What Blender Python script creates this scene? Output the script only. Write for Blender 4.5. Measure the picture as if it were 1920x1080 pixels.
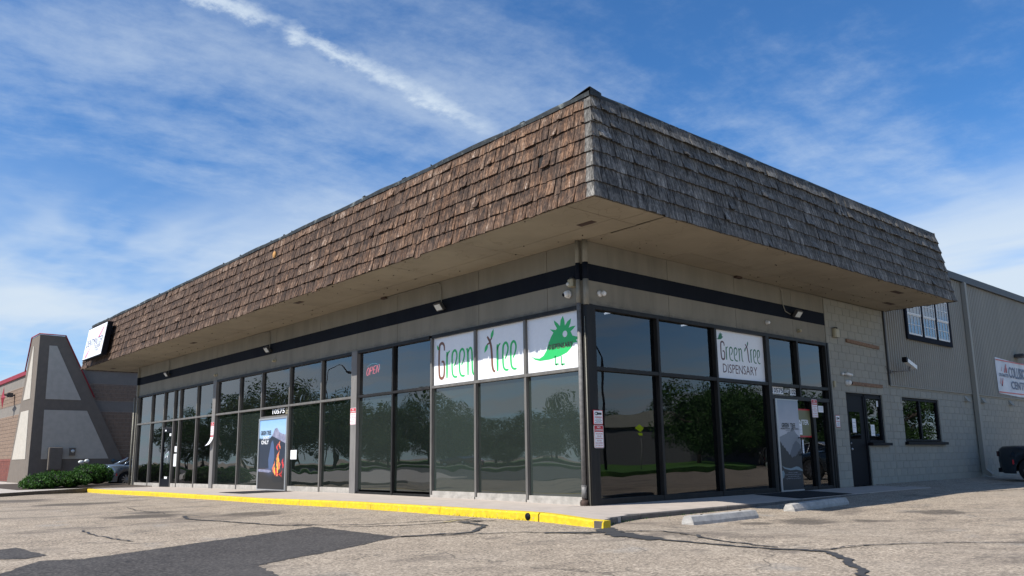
import bpy, math, random
from mathutils import Vector, Matrix
for o in list(bpy.data.objects): bpy.data.objects.remove(o)
S = bpy.context.scene
COL = S.collection
R = math.radians
# ------------------------------------------------------------------ camera
cd = bpy.data.cameras.new('camera'); cam = bpy.data.objects.new('camera', cd); COL.objects.link(cam); S.camera = cam
CAM = Vector((10.1125, -10.7577, 0.8429))
YAW, PITCH, ROLL = 0.8481, 0.1802, -0.0144
fw = Vector((-math.sin(YAW)*math.cos(PITCH), math.cos(YAW)*math.cos(PITCH), math.sin(PITCH)))
rt0 = Vector((math.cos(YAW), math.sin(YAW), 0)); up0 = rt0.cross(fw)
rt = rt0*math.cos(ROLL)+up0*math.sin(ROLL); up = -rt0*math.sin(ROLL)+up0*math.cos(ROLL)
cam.matrix_world = Matrix(((rt.x,up.x,-fw.x,CAM.x),(rt.y,up.y,-fw.y,CAM.y),(rt.z,up.z,-fw.z,CAM.z),(0,0,0,1)))
cd.sensor_width = 36; cd.lens = 1513.33/1920*36; cd.shift_x = 0.0005; cd.shift_y = (583.3-540)/1920
cd.clip_start = .05; cd.clip_end = 3000
# ------------------------------------------------------------------ sun and sky
SUNV = Vector((-0.178, -0.965, 1.0)).normalized()          # towards the sun
sd = bpy.data.lights.new('sun', 'SUN'); so = bpy.data.objects.new('sun', sd); COL.objects.link(so)
sd.energy = 5.0; sd.angle = R(.5); sd.color = (1, .955, .88)
so.rotation_euler = SUNV.to_track_quat('Z', 'Y').to_euler()
S.view_settings.view_transform = 'Standard'; S.view_settings.look = 'None'; S.view_settings.gamma = 1
S.view_settings.use_curve_mapping = False; S.view_settings.exposure = 0.34
W = bpy.data.worlds.new('World'); S.world = W; W.use_nodes = True
nt = W.node_tree; nt.nodes.clear()
class NG:
    """tiny node-graph helper"""
    def __init__(s, t): s.t = t
    def n(s, typ, ins={}, **kw):
        x = s.t.nodes.new(typ)
        for k, v in kw.items(): setattr(x, k, v)
        for k, v in ins.items():
            sock = x.inputs[k]
            if isinstance(v, bpy.types.NodeSocket): s.t.links.new(v, sock)
            else: sock.default_value = v
        return x
    def m(s, op, a, b=None, c=None, clamp=False):
        i = {0: a}
        if b is not None: i[1] = b
        if c is not None: i[2] = c
        return s.n('ShaderNodeMath', i, operation=op, use_clamp=clamp).outputs[0]
    def noise(s, vec, scale, detail=4, rough=.55, dist=0, w=None):
        i = {'Scale': scale, 'Detail': detail, 'Roughness': rough, 'Distortion': dist}
        if vec is not None: i['Vector'] = vec
        kw = {}
        if w is not None: kw['noise_dimensions'] = '4D'
        x = s.n('ShaderNodeTexNoise', {}, **kw)
        if w is not None: i['W'] = w
        for k, v in i.items():
            if isinstance(v, bpy.types.NodeSocket): s.t.links.new(v, x.inputs[k])
            else: x.inputs[k].default_value = v
        return x.outputs['Fac']
    def ramp(s, fac, stops, interp='LINEAR'):
        x = s.n('ShaderNodeValToRGB', {'Fac': fac}); x.color_ramp.interpolation = interp
        el = x.color_ramp.elements
        while len(el) < len(stops): el.new(.5)
        for e, (p, c) in zip(el, stops):
            e.position = p; e.color = (c, c, c, 1) if isinstance(c, (int, float)) else tuple(c)+(1,)
        return x.outputs['Color']
    def mix(s, f, a, b, mode='MIX'):
        x = s.n('ShaderNodeMix', {}, data_type='RGBA', blend_type=mode, clamp_result=False)
        for k, v in ((0, f), (6, a), (7, b)):
            if isinstance(v, bpy.types.NodeSocket): s.t.links.new(v, x.inputs[k])
            elif k == 0: x.inputs[0].default_value = v
            else: x.inputs[k].default_value = tuple(v)+(1,) if len(v) == 3 else v
        return x.outputs[2]
    def sm(s, v, lo, hi):
        return s.n('ShaderNodeMapRange', {0: v, 1: lo, 2: hi, 3: 0., 4: 1.}, interpolation_type='SMOOTHSTEP').outputs[0]
    def vm(s, op, a, b=None):
        i = {0: a}
        if b is not None: i[1] = b
        return s.n('ShaderNodeVectorMath', i, operation=op).outputs[0]
g = NG(nt)
sky = g.n('ShaderNodeTexSky', sky_type='NISHITA', sun_disc=False, sun_elevation=math.asin(SUNV.z), sun_rotation=math.atan2(SUNV.x, SUNV.y),
          altitude=1600, air_density=1.15, dust_density=.35, ozone_density=2.2)
dirv = g.n('ShaderNodeTexCoord').outputs['Generated']
sx = g.n('ShaderNodeSeparateXYZ', {0: dirv})
zc = g.m('ADD', g.m('MAXIMUM', sx.outputs[2], 0.0), .05)
P = g.n('ShaderNodeCombineXYZ', {0: g.m('DIVIDE', sx.outputs[0], zc), 1: g.m('DIVIDE', sx.outputs[1], zc), 2: 0.}).outputs[0]
# cirrus: streaks drawn out across the cloud plane
warp = g.n('ShaderNodeTexNoise', {'Vector': P, 'Scale': 1.1, 'Detail': 3.})
Pw = g.vm('ADD', P, g.n('ShaderNodeVectorMath', {0: warp.outputs['Color'], 3: .38}, operation='SCALE').outputs[0])
mp = g.n('ShaderNodeMapping', {'Vector': Pw, 'Rotation': (0, 0, R(-14)), 'Scale': (1.0, .40, 1)}).outputs[0]
n1 = g.noise(mp, 2.1, 9, .62)
n2 = g.noise(P, .55, 3, .5)
n3 = g.noise(P, 8., 8, .65)
cir = g.m('ADD', g.m('MULTIPLY', n1, .70), g.m('MULTIPLY', n2, .75))
cir = g.m('ADD', cir, g.m('MULTIPLY', g.m('SUBTRACT', n3, .3), .30))
cirrus = g.m('MULTIPLY', g.sm(cir, .71, 1.12), .54)
# the old contrail: a puffy band in the cloud plane
px = g.n('ShaderNodeSeparateXYZ', {0: P})
puff = g.noise(P, 7., 8, .66); puff2 = g.noise(P, 22., 6, .65)
dx = g.m('ADD', g.m('ADD', px.outputs[0], 1.475), g.m('MULTIPLY', g.m('SUBTRACT', px.outputs[1], .53), .155))
dx = g.m('ADD', dx, g.m('MULTIPLY', g.m('SUBTRACT', puff, .5), .19))
band = g.m('SUBTRACT', 1., g.sm(g.m('ABSOLUTE', dx), .0, .048))
ends = g.m('MULTIPLY', g.m('SUBTRACT', 1., g.sm(px.outputs[1], 1.22, 1.42)), g.sm(px.outputs[1], -.2, .45))
brk = g.sm(g.noise(P, 6.5, 4, .55),  .24, .50)
band = g.m('MULTIPLY', g.m('MULTIPLY', band, ends), g.m('MULTIPLY', brk, g.sm(g.m('ADD', puff, g.m('MULTIPLY', puff2, .5)), .38, .90)))
band = g.m('MULTIPLY', band, .88)
# soft sheet low over the horizon
low = g.noise(g.n('ShaderNodeMapping', {'Vector': Pw, 'Rotation': (0, 0, R(-25)), 'Scale': (.30, .75, 1), 'Location': (.35, .2, 0)}).outputs[0], .9, 5, .55)
sheet = g.m('MULTIPLY', g.sm(low, .40, .62), g.m('SUBTRACT', 1., g.sm(sx.outputs[2], .20, .37)))
sheet = g.m('MULTIPLY', sheet, .95)
inv = lambda v: g.m('SUBTRACT', 1., v, clamp=True)
cl = inv(g.m('MULTIPLY', g.m('MULTIPLY', inv(cirrus), inv(band)), inv(sheet)))
hz = g.m('MULTIPLY', inv(g.sm(sx.outputs[2], .0, .27)), .60)
cl = inv(g.m('MULTIPLY', inv(cl), inv(hz)))
blue = g.mix(1.0, sky.outputs[0], (.60, 1.14, 1.62), 'MULTIPLY')
skyc = g.mix(cl, blue, (6.9, 8.0, 9.2))
bg = g.n('ShaderNodeBackground', {'Color': skyc, 'Strength': .078})
g.n('ShaderNodeOutputWorld', {0: bg.outputs[0]})

# ------------------------------------------------------------------ materials
def new_mat(name):
    m = bpy.data.materials.new(name); m.use_nodes = True; m.node_tree.nodes.clear()
    return m, NG(m.node_tree)
def finish(g, col, rough=.7, bump=None, bstr=.3, bdist=.01, metal=0, spec=.5, extra={}):
    i = {'Base Color': col if isinstance(col, bpy.types.NodeSocket) else tuple(col)+(1,), 'Roughness': rough, 'Metallic': metal, 'Specular IOR Level': spec}
    i.update(extra)
    if bump is not None:
        i['Normal'] = g.n('ShaderNodeBump', {'Height': bump, 'Strength': bstr, 'Distance': bdist}).outputs[0]
    b = g.n('ShaderNodeBsdfPrincipled', i)
    g.n('ShaderNodeOutputMaterial', {0: b.outputs[0]})
def M(name, c1, c2=None, scale=6, rough=.7, bump=.25, bscale=40, metal=0, spec=.4, streak=False, dirt=None, bdist=.006, smudge=None, vary=0, chip=None):
    m, g = new_mat(name)
    pos = g.n('ShaderNodeNewGeometry').outputs['Position']
    c2 = c2 or tuple(x*.82 for x in c1)
    v = pos
    if streak: v = g.n('ShaderNodeMapping', {'Vector': pos, 'Scale': (1, 1, .18)}).outputs[0]
    f = g.sm(g.noise(v, scale, 6, .6), .32, .68)
    col = g.mix(f, c1, c2)
    if dirt:
        d = g.sm(g.noise(v, scale*.35, 7, .7), .52, .75)
        col = g.mix(g.m('MULTIPLY', d, .6), col, dirt)
    if smudge:
        z = g.n('ShaderNodeSeparateXYZ', {0: pos}).outputs[2]
        k = g.m('MULTIPLY', g.m('SUBTRACT', 1., g.sm(z, *smudge)), g.sm(g.noise(g.n('ShaderNodeMapping', {'Vector': pos, 'Scale': (1, 1, 3)}).outputs[0], 2.6, 6, .7), .42, .62))
        col = g.mix(g.m('MULTIPLY', k, .55), col, (.085, .08, .07))
        k2 = g.sm(g.noise(g.n('ShaderNodeMapping', {'Vector': pos, 'Scale': (1, 1, .06)}).outputs[0], 5., 4, .6), .60, .78)
        col = g.mix(g.m('MULTIPLY', k2, .30), col, (.13, .115, .09))
    if vary:
        oi = g.n('ShaderNodeObjectInfo').outputs['Random']
        col = g.mix(g.m('MULTIPLY', oi, vary), col, tuple(x*.62 for x in c1))
        ring = g.noise(pos, 1.7, 2, .4); st = g.m('SUBTRACT', 1., g.sm(g.m('ABSOLUTE', g.m('SUBTRACT', ring, .60)), .0, .012))
        col = g.mix(g.m('MULTIPLY', st, .30), col, (.12, .085, .05))
    if chip:
        k = g.sm(g.noise(pos, 16, 6, .7), .60, .66); col = g.mix(k, col, chip)
        k = g.sm(g.noise(g.n('ShaderNodeMapping', {'Vector': pos, 'Scale': (.25, 1, 1)}).outputs[0], 9, 5, .7), .56, .72); col = g.mix(g.m('MULTIPLY', k, .5), col, (.16, .13, .07))
    finish(g, col, rough, g.noise(pos, bscale, 4, .6) if bump else None, bump or 0, bdist, metal, spec)
    return m
def flat(name, c, rough=.5, metal=0, spec=.5, em=0):
    m, g = new_mat(name)
    pos = g.n('ShaderNodeNewGeometry').outputs['Position']
    col = g.mix(g.noise(pos, 14, 4, .6), c, tuple(x*.88 for x in c))
    ex = {}
    if em: ex = {'Emission Color': tuple(c)+(1,), 'Emission Strength': em}
    finish(g, col, rough, None, 0, 0, metal, spec, ex)
    return m

def shingle_mat(name, stops, patch, warm=False):
    m, g = new_mat(name)
    pos = g.n('ShaderNodeNewGeometry').outputs['Position']
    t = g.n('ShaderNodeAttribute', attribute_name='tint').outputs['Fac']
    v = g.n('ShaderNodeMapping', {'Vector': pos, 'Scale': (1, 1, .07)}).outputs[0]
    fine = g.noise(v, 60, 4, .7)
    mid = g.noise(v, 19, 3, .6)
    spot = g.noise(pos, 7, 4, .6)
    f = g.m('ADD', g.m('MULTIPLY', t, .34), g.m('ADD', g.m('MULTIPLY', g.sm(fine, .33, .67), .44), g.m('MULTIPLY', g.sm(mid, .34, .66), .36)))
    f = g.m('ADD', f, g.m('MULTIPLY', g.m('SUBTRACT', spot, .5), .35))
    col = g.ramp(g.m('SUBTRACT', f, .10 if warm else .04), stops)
    big = g.sm(g.noise(pos, .8, 3, .5), .45, .65)
    col = g.mix(g.m('MULTIPLY', big, .25), col, patch)
    if warm:
        sx = g.n('ShaderNodeSeparateXYZ', {0: pos}).outputs[0]
        k = g.m('ADD', g.m('MULTIPLY', g.sm(sx, -14., 2.), .65), 0.35)
        o = g.m('MULTIPLY', g.sm(g.m('ADD', g.noise(v, 9, 4, .6), g.m('MULTIPLY', g.noise(pos, 2.2, 3, .6), .5)), .66, .92), k, None, True)
        bri = g.m('MULTIPLY', g.sm(f, .35, .95), 1.)
        col = g.mix(g.m('MULTIPLY', o, .62), col, g.mix(bri, (.070, .034, .018), (.30, .165, .092)))
    finish(g, col, .82, g.m('ADD', g.m('MULTIPLY', fine, .7), mid), .75, .006, 0, .25)
    return m
MT = {}
MT['shake_brown'] = shingle_mat('weathered_brown_shake', [(0, (.008, .006, .005)), (.25, (.030, .020, .015)), (.45, (.062, .038, .026)), (.65, (.110, .070, .048)), (.84, (.19, .128, .09)), (.94, (.34, .26, .20)), (1, (.52, .45, .39))], (.07, .048, .036), True)
MT['shake_grey'] = shingle_mat('weathered_grey_shake', [(0, (.016, .015, .014)), (.28, (.056, .052, .047)), (.52, (.112, .105, .095)), (.78, (.19, .178, .16)), (1, (.38, .35, .31))], (.10, .096, .088))
MT['felt'] = M('roofing_felt', (.016, .015, .015), rough=.9)
MT['flash'] = M('roof_edge_metal', (.040, .044, .044), (.022, .025, .026), scale=9, rough=.6, dirt=(.48, .52, .49), spec=.25)
MT['stucco'] = M('tan_painted_panel', (.24, .222, .18), (.205, .19, .152), scale=2.2, rough=.85, bump=.15, bscale=90, streak=True, dirt=(.14, .13, .108), smudge=(3.62, 3.82))
MT['soffit'] = M('cream_soffit_board', (.315, .275, .205), (.27, .235, .176), scale=1.1, rough=.85, bump=.1, dirt=(.19, .16, .118), vary=.35)
MT['navy'] = M('navy_painted_band', (.007, .010, .018), (.010, .014, .022), scale=2, rough=.8, bump=.1, streak=True, spec=.12)
MT['tanpipe'] = M('tan_painted_pipe', (.26, .245, .2), rough=.6, bump=.05)
MT['greypipe'] = M('grey_galvanised_pipe', (.21, .20, .19), (.14, .135, .13), scale=14, rough=.5, bump=.1, dirt=(.3, .29, .27))
MT['rust'] = M('rusty_iron', (.075, .045, .035), (.04, .028, .022), scale=20, rough=.8)
MT['frame'] = M('weathered_black_and_shaded_frame', (.020, .0185, .0175), (.013, .0125, .012), scale=9, rough=.5, bump=.05, streak=True, dirt=(.045, .042, .038), spec=.25)  # near-black copy with shade painted in; also serves the black-framed bay
MT['frame_sunny'] = M('weathered_sunlit_frame', (.155, .145, .13), (.105, .098, .09), scale=7, rough=.45, bump=.05, streak=True, dirt=(.07, .066, .06), spec=.5)  # lighter copy of the same frame, sunlight painted into its colour
MT['post'] = M('faded_grey_post', (.20, .19, .18), (.155, .147, .14), scale=6, rough=.6, bump=.1, streak=True, dirt=(.10, .095, .09))
MT['black'] = flat('black_painted_metal', (.006, .007, .010), .6, 0, .15)
MT['sill'] = M('weathered_white_curb_sill', (.42, .39, .35), (.30, .28, .25), scale=5, rough=.8, dirt=(.15, .14, .12))
MT['white'] = flat('white_plastic', (.78, .78, .76), .35)
MT['whitepaint'] = flat('white_painted_wood', (.72, .73, .72), .5)
MT['sign_white'] = flat('white_printed_vinyl', (.86, .87, .89), .35)
MT['green'] = flat('green_print', (.03, .50, .13), .4)
MT['dkgreen'] = flat('dark_green_print', (.015, .16, .06), .4)
MT['brownp'] = flat('brown_print', (.20, .085, .045), .4)
MT['maroon'] = flat('maroon_print', (.10, .035, .04), .4)
MT['ink'] = flat('black_print', (.02, .02, .022), .4)
MT['redp'] = flat('red_print', (.52, .02, .03), .4)
MT['bluep'] = flat('navy_print', (.03, .05, .14), .4)
MT['grey_print'] = flat('pale_blue_grey_print', (.42, .46, .54), .4)
MT['beige'] = flat('beige_plastic', (.40, .36, .24), .5)
MT['lens'] = flat('led_lens', (.62, .64, .62), .2)
MT['dkgrey'] = M('dark_grey_cast_metal', (.06, .06, .06), rough=.5, bump=.05)
MT['curb_yellow'] = M('yellow_painted_concrete', (.72, .52, .014), (.56, .39, .012), scale=11, rough=.65, bump=.6, bscale=30, dirt=(.36, .27, .10), bdist=.012, chip=(.36, .32, .26))
MT['metal_roof'] = M('dark_brown_metal_trim', (.045, .042, .042), rough=.5, bump=.05)
MT['corr'] = M('taupe_corrugated_steel', (.265, .254, .218), (.232, .224, .195), scale=1.2, rough=.55, bump=.04, streak=True, spec=.4)
MT['lumber'] = M('bare_lumber', (.27, .165, .10), (.15, .085, .055), scale=18, rough=.8, bscale=60)
MT['mat'] = M('black_rubber_mat', (.012, .012, .014), rough=.9, bump=.6, bscale=120)
MT['red_trim'] = flat('red_metal_trim', (.26, .015, .03), .6)
MT['redbrick'] = M('red_brick', (.22, .075, .055), (.15, .05, .04), scale=5, rough=.85)
MT['tanblock'] = M('tan_split_block', (.25, .175, .125), (.18, .127, .092), scale=8, rough=.9, bump=.5)
MT['mortar'] = M('pale_mortar', (.34, .30, .26), rough=.9)
MT['nstucco'] = M('taupe_stucco', (.165, .138, .113), (.145, .122, .10), scale=4, rough=.9, bump=.4, bscale=60)
MT['nband'] = M('grey_stucco_band', (.21, .188, .163), (.185, .166, .145), scale=4, rough=.9, bump=.3, bscale=60)
MT['npanel'] = M('off_white_stucco_panel', (.47, .43, .37), (.42, .385, .33), scale=4, rough=.9, bump=.3, bscale=60)
MT['bluegrey'] = flat('blue_grey_meter_paint', (.06, .10, .13), .5)
MT['stop'] = M('precast_concrete', (.44, .42, .39), (.33, .315, .29), scale=10, rough=.9, bump=.6, bscale=50, dirt=(.25, .24, .22))
MT['foam'] = M('orange_expanding_foam', (.55, .30, .10), (.40, .2, .07), scale=30, rough=.8)
MT['tyre'] = M('tyre_rubber', (.012, .012, .013), rough=.85)
MT['rim'] = flat('alloy_rim', (.45, .46, .47), .3, .8)
MT['darkrim'] = flat('dark_alloy_rim', (.10, .10, .11), .3, .7)
MT['inner'] = M('room_wall_paint', (.10, .10, .10), rough=.9)
MT['tube'] = flat('lit_fluorescent_tube', (.9, .95, 1), .4, em=5)
MT['neon'] = flat('pink_neon_tube', (.95, .16, .22), .4, em=4.)
MT['neonb'] = flat('blue_neon_tube', (.15, .5, .65), .4, em=2.)
MT['alu'] = flat('brushed_aluminium', (.50, .51, .52), .35, .6)
MT['olive'] = flat('olive_printed_vinyl', (.20, .20, .105), .5)
MT['hyellow'] = flat('yellow_green_warning_sign', (.60, .85, .03), .4)
MT['bark'] = M('tree_bark', (.085, .065, .05), (.05, .04, .03), scale=12, rough=.9, bump=.8, streak=True)
MT['graybuild'] = M('grey_painted_wall', (.10, .10, .105), rough=.8)
MT['paleroof'] = M('pale_roof_metal', (.45, .45, .43), rough=.7)

def block_paint(name, c, c2):
    m, g = new_mat(name)
    pos = g.n('ShaderNodeNewGeometry').outputs['Position']
    t = g.n('ShaderNodeAttribute', attribute_name='tint').outputs['Fac']
    f = g.m('ADD', g.m('MULTIPLY', t, .35), g.m('MULTIPLY', g.noise(pos, .9, 6, .65), .9))
    col = g.mix(g.sm(f, .35, .8), c, c2)
    st = g.sm(g.noise(g.n('ShaderNodeMapping', {'Vector': pos, 'Scale': (1, 2.2, .25)}).outputs[0], 1.6, 6, .7), .55, .8)
    col = g.mix(g.m('MULTIPLY', st, .35), col, tuple(x*.7 for x in c))
    finish(g, col, .8, g.noise(pos, 55, 5, .7), .55, .006, 0, .3)
    return m
MT['block'] = block_paint('grey_painted_block', (.315, .308, .265), (.28, .278, .245))
MT['joint'] = M('painted_mortar_joint', (.285, .28, .245), (.25, .248, .22), rough=.9)

def glass(name, tint, film, refl_ior, film_amt, rough=.0, wav=.012):
    m, g = new_mat(name)
    pos = g.n('ShaderNodeNewGeometry').outputs['Position']
    v = g.n('ShaderNodeMapping', {'Vector': pos, 'Scale': (1., 1., 1.6)}).outputs[0]
    h = g.noise(v, .9, 1, .4)
    nrm = g.n('ShaderNodeBump', {'Height': h, 'Strength': 1., 'Distance': wav*.45}).outputs[0]
    tr = g.n('ShaderNodeBsdfTransparent', {'Color': tuple(tint)+(1,)})
    streak = g.noise(g.n('ShaderNodeMapping', {'Vector': pos, 'Scale': (1, 1, .08)}).outputs[0], 9, 5, .7)
    fc = g.mix(streak, film, tuple(x*.75 for x in film))
    df = g.n('ShaderNodeBsdfDiffuse', {'Color': fc})
    base = g.n('ShaderNodeMixShader', {0: film_amt, 1: tr.outputs[0], 2: df.outputs[0]})
    gl = g.n('ShaderNodeBsdfGlossy', {'Color': (1, 1, 1, 1), 'Roughness': rough, 'Normal': nrm})
    fr = g.n('ShaderNodeFresnel', {'IOR': refl_ior, 'Normal': nrm}).outputs[0]
    front = g.m('SUBTRACT', 1., g.n('ShaderNodeNewGeometry').outputs['Backfacing'])
    mx = g.n('ShaderNodeMixShader', {0: g.m('MULTIPLY', fr, front), 1: base.outputs[0], 2: gl.outputs[0]})
    g.n('ShaderNodeOutputMaterial', {0: mx.outputs[0]})
    return m
MT['g_up'] = glass('dark_tinted_window_glass', (.42, .43, .43), (.04, .042, .042), 1.95, .15)
MT['g_green'] = glass('green_film_window_glass', (.22, .26, .24), (.036, .047, .042), 1.95, .55)
MT['g_green2'] = glass('darker_film_window_glass', (.28, .32, .30), (.020, .028, .025), 1.85, .4)
MT['g_green3'] = glass('pale_film_window_glass', (.20, .25, .22), (.048, .064, .058), 2.0, .62)
MT['g_dark'] = glass('smoked_window_glass', (.36, .37, .37), (.018, .02, .02), 1.75, .15)
MT['g_side'] = glass('shaded_window_glass', (.30, .31, .33), (.012, .014, .016), 1.70, .2, 0, .006)
MT['g_sky'] = glass('upstairs_window_glass', (.05, .06, .07), (.05, .07, .10), 2.2, .5, 0, .002)
MT['g_car'] = glass('car_window_glass', (.08, .09, .09), (.015, .016, .018), 1.6, .5, 0, .001)

def asphalt(name, fresh):
    m, g = new_mat(name)
    pos = g.n('ShaderNodeNewGeometry').outputs['Position']
    vo = g.n('ShaderNodeTexVoronoi', {'Vector': pos, 'Scale': 48., 'Randomness': 1.})
    stone = g.n('ShaderNodeSeparateColor', {0: vo.outputs['Color']}).outputs[0]
    vo2 = g.n('ShaderNodeTexVoronoi', {'Vector': pos, 'Scale': 135.})
    st2 = g.n('ShaderNodeSeparateColor', {0: vo2.outputs['Color']}).outputs[1]
    fine = g.noise(pos, 30, 5, .75)
    mott = g.noise(pos, 2.3, 7, .65); large = g.noise(pos, .35, 5, .6)
    if fresh:
        f = g.m('ADD', g.m('MULTIPLY', stone, .40), g.m('ADD', g.m('MULTIPLY', g.sm(fine, .3, .7), .35), g.m('MULTIPLY', mott, .25)))
        col = g.ramp(f, [(.2, (.020, .0185, .018)), (.5, (.056, .050, .046)), (.85, (.145, .13, .118))])
        col = g.mix(g.m('MULTIPLY', g.sm(large, .45, .65), .4), col, (.095, .087, .08))
        h = g.m('ADD', stone, fine); b = .35
    else:
        f = g.m('ADD', g.m('MULTIPLY', stone, .38), g.m('ADD', g.m('MULTIPLY', g.sm(fine, .25, .75), .48), .04))
        f = g.m('ADD', f, g.m('MULTIPLY', g.m('SUBTRACT', mott, .5), .4))
        col = g.ramp(f, [(.10, (.07, .055, .042)), (.28, (.20, .162, .120)), (.50, (.37, .30, .225)), (.74, (.56, .46, .35)), (.98, (.86, .73, .57))])
        sp = g.m('MULTIPLY', g.sm(st2, .72, .95), .4)
        col = g.mix(sp, col, (.09, .08, .075))
        worn = g.sm(large, .42, .68)
        col = g.mix(g.m('MULTIPLY', worn, .2), col, (.33, .29, .24))
        # oil and water stains drawn out along the stalls
        sv = g.n('ShaderNodeMapping', {'Vector': pos, 'Rotation': (0, 0, R(8)), 'Scale': (1., .5, 1)}).outputs[0]
        s = g.sm(g.noise(sv, .75, 8, .68), .53, .66)
        col = g.mix(g.m('MULTIPLY', s, .62), col, (.115, .095, .078))
        gp = g.sm(g.noise(pos, .9, 6, .6), .60, .72); col = g.mix(g.m('MULTIPLY', gp, .35), col, (.27, .27, .26))
        s2 = g.sm(g.noise(sv, 2.2, 8, .72), .57, .70)
        col = g.mix(g.m('MULTIPLY', s2, .50), col, (.07, .062, .055))
        # oil drips where cars stand, near the wheel stops
        for cx, cy, r in ((3.6, .9, .55), (4.3, 1.5, .35), (3.2, .2, .3), (-6.1, -5.6, .75), (-7.2, -5.2, .6), (-12.5, -5.3, 1.), (-4.9, -4.1, .7), (4.4, 3.6, .5), (-16, -6, 1.2)):
            d = g.n('ShaderNodeVectorMath', {0: pos, 1: (cx, cy, -.12)}, operation='DISTANCE').outputs['Value']
            k = g.m('SUBTRACT', g.m('DIVIDE', d, r), g.m('MULTIPLY', g.m('SUBTRACT', g.noise(sv, 2.2, 7, .7), .5), 2.4))
            col = g.mix(g.m('MULTIPLY', inv2(g, g.sm(k, .45, 1.15)), .72), col, (.055, .047, .040))
        # fine map cracking and dark seams drawn out across the lot
        wv = g.vm('ADD', pos, g.n('ShaderNodeVectorMath', {0: g.n('ShaderNodeTexNoise', {'Vector': pos, 'Scale': 1.3, 'Detail': 5.}).outputs['Color'], 3: .9}, operation='SCALE').outputs[0])
        vc = g.n('ShaderNodeTexVoronoi', {'Vector': wv, 'Scale': .62}, feature='DISTANCE_TO_EDGE').outputs['Distance']
        lk = g.m('MULTIPLY', inv2(g, g.sm(vc, .0, .012)), g.sm(g.noise(pos, .45, 4, .6), .46, .60))
        col = g.mix(g.m('MULTIPLY', lk, .75), col, (.075, .065, .055))
        h = g.m('ADD', g.m('MULTIPLY', stone, 1.), fine); b = .8
    finish(g, col, .88, h, b, .006, 0, .3)
    return m
def inv2(g, v): return g.m('SUBTRACT', 1., v, clamp=True)
MT['lot'] = asphalt('weathered_asphalt', False)
MT['patch'] = asphalt('newer_dark_asphalt', True)
MT['seal'] = M('tar_crack_filler', (.042, .042, .044), (.062, .06, .058), scale=10, rough=.65, bump=.3)
MT['walk'] = M('pinkish_sidewalk_concrete', (.47, .405, .35), (.41, .355, .305), scale=3, rough=.9, bump=.35, bscale=80, dirt=(.30, .26, .225))
MT['kerb'] = M('grey_kerb_concrete', (.15, .135, .12), (.10, .09, .08), scale=6, rough=.9, bump=.5, bscale=40, dirt=(.12, .11, .10))
MT['nwalk'] = M('pale_concrete_paving', (.46, .41, .36), (.42, .375, .33), scale=2, rough=.9, bump=.2)
MT['road'] = M('street_asphalt', (.20, .185, .17), rough=.9)
MT['grass'] = M('mown_grass', (.10, .22, .03), (.06, .15, .02), scale=3, rough=.9, bump=.6, bscale=25)

def leafmat(name, a, b, c):
    m, g = new_mat(name)
    pos = g.n('ShaderNodeNewGeometry').outputs['Position']
    t = g.n('ShaderNodeAttribute', attribute_name='tint').outputs['Fac']
    col = g.ramp(g.m('ADD', g.m('MULTIPLY', t, .6), g.m('MULTIPLY', g.noise(pos, 1.3, 3), .4)), [(.15, a), (.5, b), (.9, c)])
    d = g.n('ShaderNodeBsdfPrincipled', {'Base Color': col, 'Roughness': .6, 'Specular IOR Level': .3})
    tl = g.n('ShaderNodeBsdfTranslucent', {'Color': col})
    mx = g.n('ShaderNodeMixShader', {0: .25, 1: d.outputs[0], 2: tl.outputs[0]})
    g.n('ShaderNodeOutputMaterial', {0: mx.outputs[0]})
    return m
MT['leaf'] = leafmat('broadleaf_foliage', (.02, .05, .012), (.04, .095, .02), (.075, .15, .03))
MT['needle'] = leafmat('conifer_foliage', (.012, .03, .012), (.022, .05, .02), (.04, .08, .03))
MT['hedgeleaf'] = leafmat('juniper_foliage', (.010, .032, .006), (.030, .088, .012), (.075, .175, .022))
MT['bare'] = M('grey_twigs', (.16, .13, .11), rough=.9)

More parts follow.
